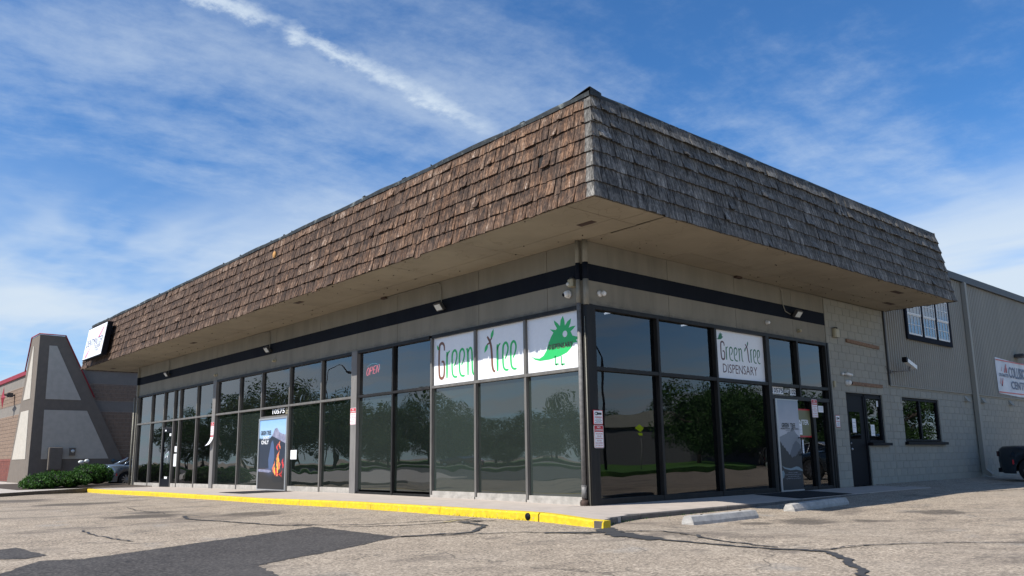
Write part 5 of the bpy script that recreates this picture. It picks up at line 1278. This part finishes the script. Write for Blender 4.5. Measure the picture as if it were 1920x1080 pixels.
# ------------------------------------------------------------------ mountain poster on the shaded door
pm = thing('door_poster', 'grey misty mountain poster reading Green Tree on the shaded entrance door', 'poster', (0, 6.75, 0))
def mist_print():
    m, g = new_mat('misty_sky_print'); pos = g.n('ShaderNodeNewGeometry').outputs['Position']; s = g.n('ShaderNodeSeparateXYZ', {0: pos})
    z = g.m('ADD', g.m('DIVIDE', s.outputs[2], 2.1), g.m('MULTIPLY', g.m('SUBTRACT', g.noise(pos, 2, 5), .5), .25))
    finish(g, g.ramp(z, [(.3, (.42, .44, .48)), (.62, (.52, .52, .55)), (.8, (.40, .42, .47)), (1, (.26, .31, .38))]), .35); return m
PA0, PA1, PZ0, PZ1 = 6.31, 7.25, .03, 2.10
wpart('poster_print', 'R', PA0, PA1, .013, .024, PZ0, PZ1, mist_print(), pm)
MB().box(.012, .04, 6.24, 6.31, .0, 2.12).box(.012, .036, 6.31, 7.25, .0, .03).box(.012, .036, 6.31, 7.25, 2.10, 2.12).build('poster_frame', 'alu', pm)
PP = lambda u, v, o: WP('R', PA0+u*(PA1-PA0), .0245+o, PZ0+v*(PZ1-PZ0))
def pblob(pts, o, mt, nm): MB().add([PP(u, v, o) for u, v in pts], [tuple(range(len(pts)))]).build(nm, mt, pm)
ms = [flat('far_peak_print', (.24, .26, .29), .4), flat('near_peak_print', (.12, .14, .17), .4), flat('forest_print', (.018, .024, .032), .4), flat('river_print', (.22, .30, .34), .4)]
pblob([(0, .3)]+jag([(0, .58), (.2, .60), (.38, .63), (.55, .655), (.66, .70), (.72, .67), (.85, .62), (1, .58)], 4, .008)+[(1, .3)], 0, ms[0], 'mountain_print')
pblob([(0, .3)]+jag([(0, .52), (.25, .42), (.45, .38), (.62, .50), (.8, .55), (1, .50)], 4, .01)+[(1, .3)], .0008, ms[1], 'mountain_print')
pblob([(0, 0)]+jag([(0, .55), (.15, .49), (.35, .42), (.55, .36), (.75, .38), (1, .46)], 8, .012)+[(1, 0)], .0016, ms[2], 'forest_print')
pblob([(.02, .27), (.2, .245), (.45, .235), (.7, .255), (.82, .25), (1, .215), (1, .20), (.7, .22), (.4, .215), (.15, .235)], .0024, ms[3], 'river_print')
pblob([(.02, .21), (.10, .215), (.14, .18), (.10, .14), (.02, .12)], .0024, ms[3], 'river_print')
mb = MB(); text(mb, 'GREEN  TREE', 'R', PA0+.45, 1.51, .60, .105, .029, True); text(mb, 'RECREATIONAL & MEDICINAL', 'R', PA0+.50, 1.43, .80, .032, .029, True); text(mb, 'DISPENSARY', 'R', PA0+.48, 1.385, .34, .014, .029, True); mb.build('lettering', 'ink', pm)
mb = MB()
for i, wd in enumerate((.42, .70, .5, .62)): text(mb, ['OPEN DAILY AT THIS ADDRESS', 'MUST BE OF LEGAL AGE TO ENTER THE STORE', 'VALID PHOTO IDENTIFICATION', 'REQUIRED FOR ALL CUSTOMERS'][i], 'R', PA0+.50, .42-.045*i, wd, .018, .029)
mb.build('lettering', 'grey_print', pm)
ps = panel_sign('window_sign', 'olive sign with white ENTER lettering and red edges on the glass', 'R', 7.27, 7.93, 1.24, 1.92, -.05, 'olive')
wpart('border', 'R', 7.27, 7.93, -.05, -.047, 1.885, 1.92, 'redp', ps); wpart('border', 'R', 7.27, 7.93, -.05, -.047, 1.24, 1.275, 'redp', ps)
mb = MB(); text(mb, 'ENTER', 'R', 7.56, 1.60, .54, .12, -.046, True); mb.build('lettering', 'sign_white', ps)
def paper(label, w, a0, a1, z0, z1, d=-.045, lines=6, cat='notice'):
    t = thing('paper_notice', label, cat, WP(w, (a0+a1)/2, d, z0)); wpart('sheet', w, a0, a1, d-.002, d, z0, z1, 'sign_white', t)
    mb = MB(); n = lines; h = (z1-z0)/(n+2)
    for i in range(n):
        if rnd.random() < .12: continue
        wd = (a1-a0)*rnd.uniform(.55, .85); zc_ = z1-h*(i+1.2); wbox(mb, w, (a0+a1)/2-wd/2, (a0+a1)/2+wd/2, d, d+.001, zc_-h*.16, zc_+h*.16)
    mb.build('printed_lines', 'grey_print', t, kind='stuff')
paper('white notice stuck over the lower left of the olive sign', 'R', 7.28, 7.50, 1.30, 1.56, -.044)
paper('white notice on the glass below the olive sign', 'R', 7.34, 7.52, .86, 1.17)
paper('small notice at the top of the rightmost entrance pane', 'R', 8.35, 8.60, 1.86, 2.02, -.045, 3)
paper('white notice inside the window of the black service door', 'R', 10.10, 10.30, 1.38, 1.74, -.058)
paper('white notice on the narrow window beside the service door', 'R', 11.18, 11.40, 1.30, 1.60, -.08)
paper('small white sticker at the top of the narrow window', 'R', 11.64, 11.74, 2.10, 2.26, -.08, 2)
paper('blank white notice on the glass just right of the camp fire poster', 'L', -11.88, -11.50, .90, 1.16, -.05, 5)
paper('upper of two white sheets right of the far glass door', 'L', -21.45, -21.12, 1.25, 1.46, -.05, 4); paper('lower of two white sheets right of the far glass door', 'L', -21.50, -21.14, .72, 1.18, -.05, 8)
t = thing('open_sign', 'small tilted pale OPEN sign hanging in the far glass door', 'open sign', (-22.15, 0, 1.1))
MB().prism([WP('L', a, -.02, z) for a, z in ((-22.38, 1.02), (-22.0, 1.15), (-21.98, 1.30), (-22.36, 1.16))], (0, .004, 0)).build('sign_panel', 'grey_print', t); mb = MB(); text(mb, 'OPEN', 'L', -22.18, 1.16, .30, .08, -.018, True, rot=.30); mb.build('lettering', 'dkgreen', t)
wpart('door_sticker', 'L', -22.45, -22.3, .001, .003, 2.05, 2.11, 'sign_white', door); wpart('door_sticker', 'L', -22.25, -21.95, .001, .003, dz+.30, dz+.38, 'sign_white', door)
wpart('door_sticker', 'L', -22.0, -21.8, -.02, -.018, 1.86, 1.96, 'sign_white', door)
t = thing('roller_blind', 'grey roller blind lowered in the window left of the far door', 'blind', (-23.5, .1, 2)); wpart('blind_fabric', 'L', -24.15, -22.80, -.12, -.11, 1.55, 2.40, 'tanpipe', t)
# neon open sign behind the glass
t = thing('neon_sign', 'pink neon OPEN sign with a blue arc behind the glass', 'neon sign', (-7.57, .12, 2.98))
mb = MB()
def npath(pts): mb.tube([WP('L', a, -.10, z) for a, z in pts], .010, 5)
nx, nz, nw, nh = -7.88, 2.97, .12, .19
def sh_(x, y): return (nx+x*.66+y*.05, nz+y*nh+x*.055)
npath([sh_(.10+.085*math.cos(k*math.pi/8), .5+.5*math.sin(k*math.pi/8)) for k in range(17)])
npath([sh_(.26, 0), sh_(.26, 1), sh_(.38, .97), sh_(.42, .75), sh_(.38, .52), sh_(.26, .48)])
npath([sh_(.64, .0), sh_(.50, 0), sh_(.50, 1), sh_(.64, 1)]); npath([sh_(.50, .5), sh_(.61, .5)])
npath([sh_(.72, 0), sh_(.72, 1), sh_(.88, 0), sh_(.88, 1)])
mb.build('letter_tubes', 'neon', t)
mb = MB(); mb.tube([WP('L', nx+.33+.32*math.cos(R(a)), -.10, nz+.16+.13*math.sin(R(a))) for a in range(150, -40, -12)], .007, 5); mb.build('arc_tube', 'neonb', t)
# ------------------------------------------------------------------ metal notices
def loiter(label, w, a, z0, z1, wd, d=.045, small=True, cat='warning sign'):
    t = thing('no_loitering_sign', label, cat, WP(w, a, d, z0)); h = z1-z0
    def rr(x0, x1, q0, q1, r, dd, mat, nm):
        pts = []
        for cx, cz, a0 in ((x1-r, q1-r, 0), (x0+r, q1-r, 90), (x0+r, q0+r, 180), (x1-r, q0+r, 270)):
            for k in range(4): an = R(a0+k*30); pts.append((cx+r*math.cos(an), cz+r*math.sin(an)))
        MB().prism([WP(w, p, dd-.002, q) for p, q in pts], WP(w, 0, .002, 0)).build(nm, mat, t)
    rr(a-wd/2, a+wd/2, z0, z1, .025, d, 'sign_white', 'plate'); rr(a-wd/2+.008, a+wd/2-.008, z0+.008, z1-.008, .02, d+.0015, 'redp', 'border'); 
    rr(a-wd/2+.016, a+wd/2-.016, z0+.016, z1-h*.30, .012, d+.003, 'sign_white', 'panel')
    mb = MB(); text(mb, 'NO', w, a, z1-h*.095, wd*.34, h*.075, d+.005, True); text(mb, 'LOITERING', w, a, z1-h*.215, wd*.80, h*.075, d+.005, True); mb.build('lettering', 'sign_white', t)
    mb = MB()
    for i, s in enumerate(['VIOLATORS', 'WILL BE', 'PROSECUTED', 'TO THE', 'FULL EXTENT', 'OF THE LAW']): text(mb, s, w, a, z1-h*(.385+.1*i), wd*(.74 if len(s) > 8 else .48), h*.048, d+.005, True)
    mb.build('lettering', 'redp', t); return t
def watch(label, w, a, z0, z1, wd, d=.045):
    t = thing('surveillance_sign', label, 'warning sign', WP(w, a, d, z0)); h = z1-z0
    wpart('plate', w, a-wd/2, a+wd/2, d-.003, d, z0, z1, 'redp', t); wpart('panel', w, a-wd/2+.012, a+wd/2-.012, d, d+.002, z0+.012, z1-.012, 'sign_white', t)
    mb = MB(); zc_ = z1-h*.25
    wbox(mb, w, a-.02, a+wd*.36, d+.002, d+.004, zc_-h*.08, zc_+h*.07)
    for r_, o, m_ in ((.115, 0, 'ink'),):
        mb.add([WP(w, a-wd*.18+wd*.2*math.cos(k*math.pi/8), d+.0045, zc_+h*.12*math.sin(k*math.pi/8)) for k in range(16)], [tuple(range(16))])
    mb.build('camera_symbol', 'ink', t)
    MB().add([WP(w, a-wd*.24+wd*.08*math.cos(k*math.pi/6), d+.0055, zc_+h*.07*math.sin(k*math.pi/6)) for k in range(12)], [tuple(range(12))]).build('camera_symbol', 'sign_white', t)
    mb = MB(); text(mb, 'WARNING', w, a, z1-h*.50, wd*.74, h*.10, d+.005, True); mb.build('lettering', 'redp', t)
    mb = MB()
    for i, s in enumerate(['ALL ACTIVITIES', 'ARE RECORDED ON VIDEO', 'TO AID IN THE', 'PROSECUTION OF CRIMES']): text(mb, s, w, a, z1-h*(.63+.085*i), wd*(.74 if len(s) > 14 else .5), h*.045, d+.005, True)
    mb.build('lettering', 'bluep', t)
loiter('red and white no loitering sign on the corner post, below the camera notice', 'R', .145, 1.00, 1.41, .25, .085)
watch('white camera notice with red edge on the corner post, above no loitering', 'R', .14, 1.42, 1.68, .25, .085)
watch('white camera notice with red edge on the block wall', 'R', 9.20, 1.50, 1.80, .22, .008)
loiter('no loitering sign hung on the entrance door frame by the olive sign', 'R', 8.02, 1.72, 2.16, .27, .04)
loiter('no loitering sign on the grey post left of the neon sign', 'L', -8.24, 1.74, 2.17, .28)
t = loiter('no loitering sign with a curled lower sheet on the far grey post', 'L', -17.6, 1.75, 2.2, .28)
mb = MB(); vs = []
for k in range(7): u = k/6; vs += [WP('L', -17.72-.04*u*u, .05+.16*u*u, 1.74-.34*u), WP('L', -17.46-.08*u*u, .05+.12*u*u, 1.74-.30*u)]
mb.add(vs, [(2*k, 2*k+1, 2*k+3, 2*k+2) for k in range(6)]); mb.build('curled_sheet', 'sign_white', t)
wpart('sheet_header', 'L', -17.72, -17.47, .051, .053, 1.70, 1.745, 'redp', t)
# ------------------------------------------------------------------ box sign on the mansard, far left
t = thing('box_sign', 'white lit box sign with red slashes on the far left end of the shake roof', 'shop sign', (-25.4, -2.0, 4.9))
SX0, SX1, SZ0, SZ1 = -26.75, -24.02, 5.07, 6.41
YB, YT = -2.11, -1.93
ysg = lambda z, d=0: YB+(YT-YB)*(z-SZ0)/(SZ1-SZ0)-d
def sbox(x0, x1, z0, z1, d0, d1):   # slab following the sign's lean, d outward from its face
    return MB().add([(x, ysg(z, d), z) for d in (d0, d1) for x, z in ((x0, z0), (x1, z0), (x1, z1), (x0, z1))], [(0, 3, 2, 1), (4, 5, 6, 7), (0, 1, 5, 4), (1, 2, 6, 5), (2, 3, 7, 6), (3, 0, 4, 7)])
sbox(SX0, SX1, SZ0, SZ1, -.20, 0).build('cabinet', 'black', t)
sbox(SX0+.03, SX1-.03, SZ0+.03, SZ1-.03, .0005, .006).build('sign_face', 'sign_white', t)
d_ = .009; SW, SH = SX1-SX0, SZ1-SZ0
def lean(mb): mb.v = [(v[0], v[1]+ysg(v[2]), v[2]) for v in mb.v]
mb = MB(); text(mb, 'DENTMASTER', 'L', SX0+SW*.50, SZ0+SH*.50, SW*.86, SH*.22, d_, False); text(mb, 'COLLISION', 'L', SX0+SW*.70, SZ0+SH*.32, SW*.34, SH*.12, d_, False); text(mb, '720', 'L', SX0+SW*.70, SZ0+SH*.20, SW*.22, SH*.08, d_); lean(mb); mb.build('lettering', 'bluep', t)
pk = flat('pink_red_slash_print', (.80, .10, .20), .4)
mb = MB()
for (u0, v0, u1, v1, w0) in ((.68, .60, .88, .95, .10), (.80, .62, .86, .90, .03), (.50, .58, .60, .80, .03), (.17, .06, .36, .40, .10), (.12, .10, .26, .38, .03), (.90, .62, .97, .84, .02)):
    a, b = (SX0+u0*SW, SZ0+v0*SH), (SX0+u1*SW, SZ0+v1*SH); mb.add([WP('L', a[0]-w0, d_, a[1]), WP('L', a[0]+w0, d_, a[1]), WP('L', b[0]+.02, d_, b[1]), WP('L', b[0]-.02, d_, b[1])], [(0, 1, 2, 3)])
lean(mb); mb.build('slash_print', pk, t)
MB().tube([(-26.7, -1.95, 5.05), (-26.9, -1.9, 4.95), (-26.95, -1.85, 4.87)], .02, 6).build('conduit', 'greypipe', t)
# ------------------------------------------------------------------ banner on the warehouse
t = thing('banner', 'white collision center banner with red lines tied to the corrugated wall', 'banner', (0, 22.6, 2.84))
mb = MB(); vs = []; nb_ = 24
for i in range(nb_+1):
    y = 20.95+3.5*i/nb_
    for k in range(5): z = 2.84+(4.12-2.84)*k/4+.02*math.sin(y*1.3)*(1 if k in (0, 4) else 0)-.012*(y-20.95); vs.append((.045+.006*math.sin(y*7+k)+.004*math.sin(k*2+y*2.3), y, z))
mb.add(vs, [(i*5+k, (i+1)*5+k, (i+1)*5+k+1, i*5+k+1) for i in range(nb_) for k in range(4)], .5, True); mb.build('cloth', M('white_banner_vinyl', (.62, .65, .70), (.50, .54, .60), scale=1.5, rough=.5, bump=0), t)
mb = MB(); wbox(mb, 'R', 20.98, 24.4, .056, .058, 4.03, 4.07); wbox(mb, 'R', 20.98, 24.4, .056, .058, 2.88, 2.92); mb.build('stripe_print', 'redp', t)
mb = MB()
for (y0, z0_, y1, z1_, w0) in ((21.75, 3.62, 21.98, 3.95, .05), (21.95, 3.62, 21.98, 3.95, .05), (21.95, 3.62, 22.05, 3.8, .03), (21.45, 3.66, 21.52, 3.82, .02), (21.35, 3.12, 21.42, 3.42, .04), (21.35, 3.12, 21.55, 3.42, .04), (21.2, 3.20, 21.26, 3.42, .02)):
    mb.add([WP('R', y0-w0, .058, z0_), WP('R', y0+w0, .058, z0_), WP('R', y1+.01, .058, z1_), WP('R', y1-.01, .058, z1_)], [(0, 1, 2, 3)])
mb.build('slash_print', 'redp', t)
mb = MB(); text(mb, 'DENTMASTER', 'R', 21.65, 3.52, .95, .12, .059, True); text(mb, 'COLLISION', 'R', 23.22, 3.66, 2.1, .42, .059, True); text(mb, 'CENTER', 'R', 23.25, 3.20, 1.9, .30, .059, True); mb.build('lettering', 'bluep', t)
# ------------------------------------------------------------------ things seen dimly inside
for i, (x, y) in enumerate(((-1.3, 2.6), (-1.3, 5.4), (-6.3, 1.6), (-10.4, 1.8))):
    t = thing('ceiling_light', ['ceiling tube light inside the corner window', 'ceiling tube light deep inside the shaded room', 'ceiling tube light behind the pane beside the neon sign', 'ceiling tube light in the bay left of the neon sign'][i], 'ceiling light', (x, y, 4.0))
    MB().box(x-.6, x+.6, y-.07, y+.07, 4.02, 4.08).build('housing', 'whitepaint', t); MB().tube([(x-.58, y, 4.0), (x+.58, y, 4.0)], .018, 6).build('tube', 'tube', t)
t = thing('display_counter', 'pale display counter inside the bay left of the wide grey post', 'counter', (-9.6, 2, -.08)); MB().box(-10.6, -8.7, 1.6, 2.2, -.08, .85).build('cabinet', 'sill', t); MB().box(-10.7, -8.6, 1.5, 2.3, .86, .90).build('top', 'whitepaint', t)
for x_, y_, lab in ((-13.6, 3.2, 'tall pale display shelf inside behind the camp fire poster'), (-18.6, 2.4, 'tall pale display shelf inside the far left bays')):
    t = thing('display_shelf', lab, 'shelf', (x_, y_, -.08)); MB().box(x_-.9, x_+.9, y_+.25, y_+.3, -.08, 1.9).build('back', 'whitepaint', t)
    for z_ in (.0, .5, 1.0, 1.5, 1.86): MB().box(x_-.9, x_+.9, y_-.15, y_+.25, z_, z_+.03).build('shelf_board', 'sill', t)
for x_, lab in ((-6.0, 'waiting room chair behind the pane left of the window signs'), (-5.2, 'second waiting room chair nearer the window signs')):
    t = thing('chair', lab, 'chair', (x_, 1.2, -.08)); MB().box(x_-.25, x_+.25, .95, 1.45, .36, .42).build('seat', 'dkgrey', t); MB().box(x_-.25, x_+.25, 1.42, 1.47, .42, .9).build('backrest', 'dkgrey', t)
    for a in (-.22, .22):
        for b in (.98, 1.42): MB().tube([(x_+a, b, -.08), (x_+a, b, .38)], .014, 6).build('leg', 'alu', t)
# ------------------------------------------------------------------ what stands opposite and is mirrored in the windows
def grass_pad(pts, z, nm='lawn'):
    MB().prism([(x, y, -.4) for x, y in pts], (0, 0, z+.4)).build(nm, 'grass', kind='structure')
grass_pad([(17.5, 20), (19.3, 30), (21.5, 38.5), (26, 47), (33, 54), (46, 62), (60, 72), (66, 66), (50, 52), (40, 42), (32, 32), (27, 22), (23, 14), (19, 12)], .12)
MB().prism([(x, y, -.4) for x, y in [(24, 8), (30, 20), (36, 30), (44, 40), (56, 52), (80, 70), (95, 60), (60, 30), (45, 6), (38, -20), (24, -20)]], (0, 0, .48)).build('street', 'road', kind='structure')
grass_pad([(-110, -24), (-70, -33), (-45, -40), (-20, -47), (-18, -43.5), (-44, -37), (-70, -30), (-108, -21.5)], .10)
MB().prism([(x, y, -.4) for x, y in [(-110, -36), (-70, -45), (-45, -51), (-5, -60), (-8, -49), (-44, -40.5), (-70, -33.5), (-109, -24.5)]], (0, 0, .46)).build('street', 'road', kind='structure')
grass_pad([(-120, -46), (-70, -56), (-40, -62), (30, -74), (30, -90), (-120, -80)], .35)
MB().add([(-150, -70, -.115), (6, -70, -.115), (6, -15, -.115), (-24, -13.5, -.115), (-150, -14, -.115)], [(0, 1, 2, 3, 4)]).build('street', M('added_dark_ground', (.075, .07, .065), rough=.9), kind='structure')  # unseen dark sheet added so the ground mirrored in the panes looks dark
def leaf_mesh(seed, shape, n):
    r = random.Random(seed); mb = MB()
    cl = []
    for i in range(46 if shape == 'b' else 60):
        if shape == 'b':
            while True:
                p = Vector((r.uniform(-1, 1), r.uniform(-1, 1), r.uniform(-.75, 1)))
                if p.length < 1 and p.length > .35: break
            cl.append((Vector((p.x*.5, p.y*.5, .56+p.z*.42)), r.uniform(.10, .19)))
        else:
            z = r.uniform(.12, 1); q = (1-z)*.27+.01; a = r.uniform(0, 6.3); cl.append((Vector((q*math.cos(a)*r.uniform(.5, 1), q*math.sin(a)*r.uniform(.5, 1), z)), .04+.06*(1-z)))
    for i in range(n):
        c_, rr = cl[r.randrange(len(cl))]; d = Vector((r.gauss(0, 1), r.gauss(0, 1), r.gauss(0, 1))).normalized()*rr*r.uniform(.5, 1.08)
        p = c_+d; s = r.uniform(.008, .018); a = Vector((r.gauss(0, 1), r.gauss(0, 1), r.gauss(0, 1))).normalized(); b = a.cross(Vector((r.gauss(0, 1), r.gauss(0, 1), r.gauss(0, 1)))).normalized()
        mb.add([p-a*s, p-b*s*.6, p+a*s, p+b*s*.6], [(0, 1, 2, 3)], r.random())
    return mb
def trunk_mesh(seed, shape):
    r = random.Random(seed); mb = MB()
    if shape == 'c': return mb.tube([(0, 0, -.02), (0, 0, .5), (0, 0, .96)], [.02, .012, .003], 8)
    mb.tube([(0, 0, -.02), (.005, .0, .15), (-.01, .01, .32), (.01, 0, .6)], [.030, .022, .017, .008], 8)
    for i in range(9):
        a = r.uniform(0, 6.3); z = r.uniform(.22, .5); l = r.uniform(.2, .42)
        mb.tube([(0, 0, z), (l*.5*math.cos(a), l*.5*math.sin(a), z+l*.4), (l*math.cos(a), l*math.sin(a), z+l*.7)], [.012, .008, .003], 5)
    return mb
protos = {}
def tree(label, kind, seed, x, y, h, wd=1.):
    key = (kind, seed)
    if key not in protos:
        a = trunk_mesh(seed, kind).build('trunk', 'bark'); b = leaf_mesh(seed, kind, 14000).build('crown', 'leaf' if kind == 'b' else 'needle')
        protos[key] = (a.data, b.data); bpy.data.objects.remove(a); bpy.data.objects.remove(b)
    t = thing('tree', label, 'tree', (x, y, -.15), 'trees across the street', rnd.uniform(0, 6)); t.scale = (h*wd, h*wd, h)
    for nm, me in zip(('trunk', 'crown'), protos[key]):
        o = bpy.data.objects.new(nm, me); COL.objects.link(o); o.parent = t
k = 0
for x, y, h, kd in [(27.5, 41.5, 10.5, 'b'), (31, 49, 11, 'b'), (36, 56, 11.5, 'b'), (37.5, 61, 12.5, 'b'), (41, 66, 12.5, 'b'), (46, 72, 13, 'b'), (60, 84, 15, 'b'), (66, 74, 13, 'b'), (72, 66, 14, 'b'), (52, 80, 14, 'b'), (58, 96, 16, 'b'), (34, 66, 12, 'b'), (31, 70, 13, 'b'), (26, 74, 14, 'b'), (80, 58, 12, 'b'),
                     (-120, -36, 15, 'b'), (-108, -40, 13, 'b'), (-99, -38, 16, 'b'), (-92, -46, 14, 'b'), (-84, -44, 12, 'b'), (-78, -52, 15, 'b'), (-70, -50, 11, 'b'), (-63, -56, 13, 'b'), (-57, -54, 10, 'b'), (-52, -60, 12, 'b'), (-46, -59, 9.5, 'b'), (-41, -62, 10, 'b'), (-35.5, -58, 19, 'c'), (-31, -63, 10, 'b'), (-26, -66, 10, 'b'), (-38, -64, 9, 'b'), (-20, -68, 9, 'b'), (-66, -38, 8, 'b'), (-98, -30, 9, 'b'), (-104, -46, 17, 'b'), (-96, -52, 14, 'b'), (-88, -53, 16, 'b'), (-80, -60, 15, 'b'), (-73, -60, 14, 'b'), (-66, -64, 16, 'b'), (-59, -64, 12, 'b'), (-54, -68, 14, 'b'), (-49, -68, 12, 'b'), (-43, -70, 11, 'b'), (-33, -70, 12, 'b'), (-28, -72, 12, 'b'), (-60, -50, 7, 'b'), (-49, -54, 6.5, 'b'), (-37, -56, 6, 'b'), (-29, -58, 6, 'b')]:
    k += 1; h *= (.62 if x > 0 else .66 if x < -74 else .48)*rnd.uniform(.78, 1.18)
    tree('dark spruce mirrored in the pane below the bird sign' if kd == 'c' else 'leafy green tree mirrored in the shaded panes' if x > 0 else 'leafy green tree mirrored in the sunny front panes', kd, k % 4, x, y, h, 1.15 if kd == 'b' else 1.)
t = thing('low_building', 'long grey single storey building mirrored in the corner window', 'building', (52, 56, 0), rz=R(-40))
MB().box(36, 62, 58, 70, -.1, 4.0).build('wall', 'graybuild', t); MB().box(35.5, 62.5, 57.5, 70.5, 4.0, 5.4).build('roof', 'joint', t)
t.rotation_euler = (0, 0, 0)
def street_lamp(label, x, y, h):
    t = thing('street_lamp', label, 'street lamp', (x, y, -.1)); MB().tube([(x, y, -.1), (x, y, h-1)], [.10, .06], 8).tube([(x, y, h-1), (x+.1, y-.3, h-.3), (x+.3, y-1.0, h), (x+.5, y-1.7, h-.1)], .05, 8).build('pole', 'black', t); MB().ball((x+.55, y-1.9, h-.2), .22, (1, 1.6, .5)).build('lamp_head', 'dkgrey', t)
street_lamp('curved dark street lamp mirrored in the corner window', 21.5, 24.2, 7.6); street_lamp('tall street lamp mirrored in the sunny far bays', -58, -26, 9.5); street_lamp('leaning street lamp mirrored in the front panes', -30, -38, 9.5)
t = thing('crossing_sign', 'yellow green pedestrian crossing sign mirrored in the corner window', 'road sign', (24.6, 31.0, 0))
MB().tube([(24.6, 31.0, -.1), (24.6, 31.0, 2.0)], .03, 6).build('post', 'greypipe', t); MB().prism([(24.55, 31.0, 2.95), (24.55-.19, 31.19, 2.68), (24.55, 31, 2.41), (24.55+.19, 30.81, 2.68)], (.02, .02, 0)).build('plate', 'hyellow', t)
MB().prism([(24.46, 31.09, 2.36), (24.64, 30.91, 2.36), (24.64, 30.91, 2.2), (24.46, 31.09, 2.2)], (.02, .02, 0)).build('lower_plate', 'hyellow', t)
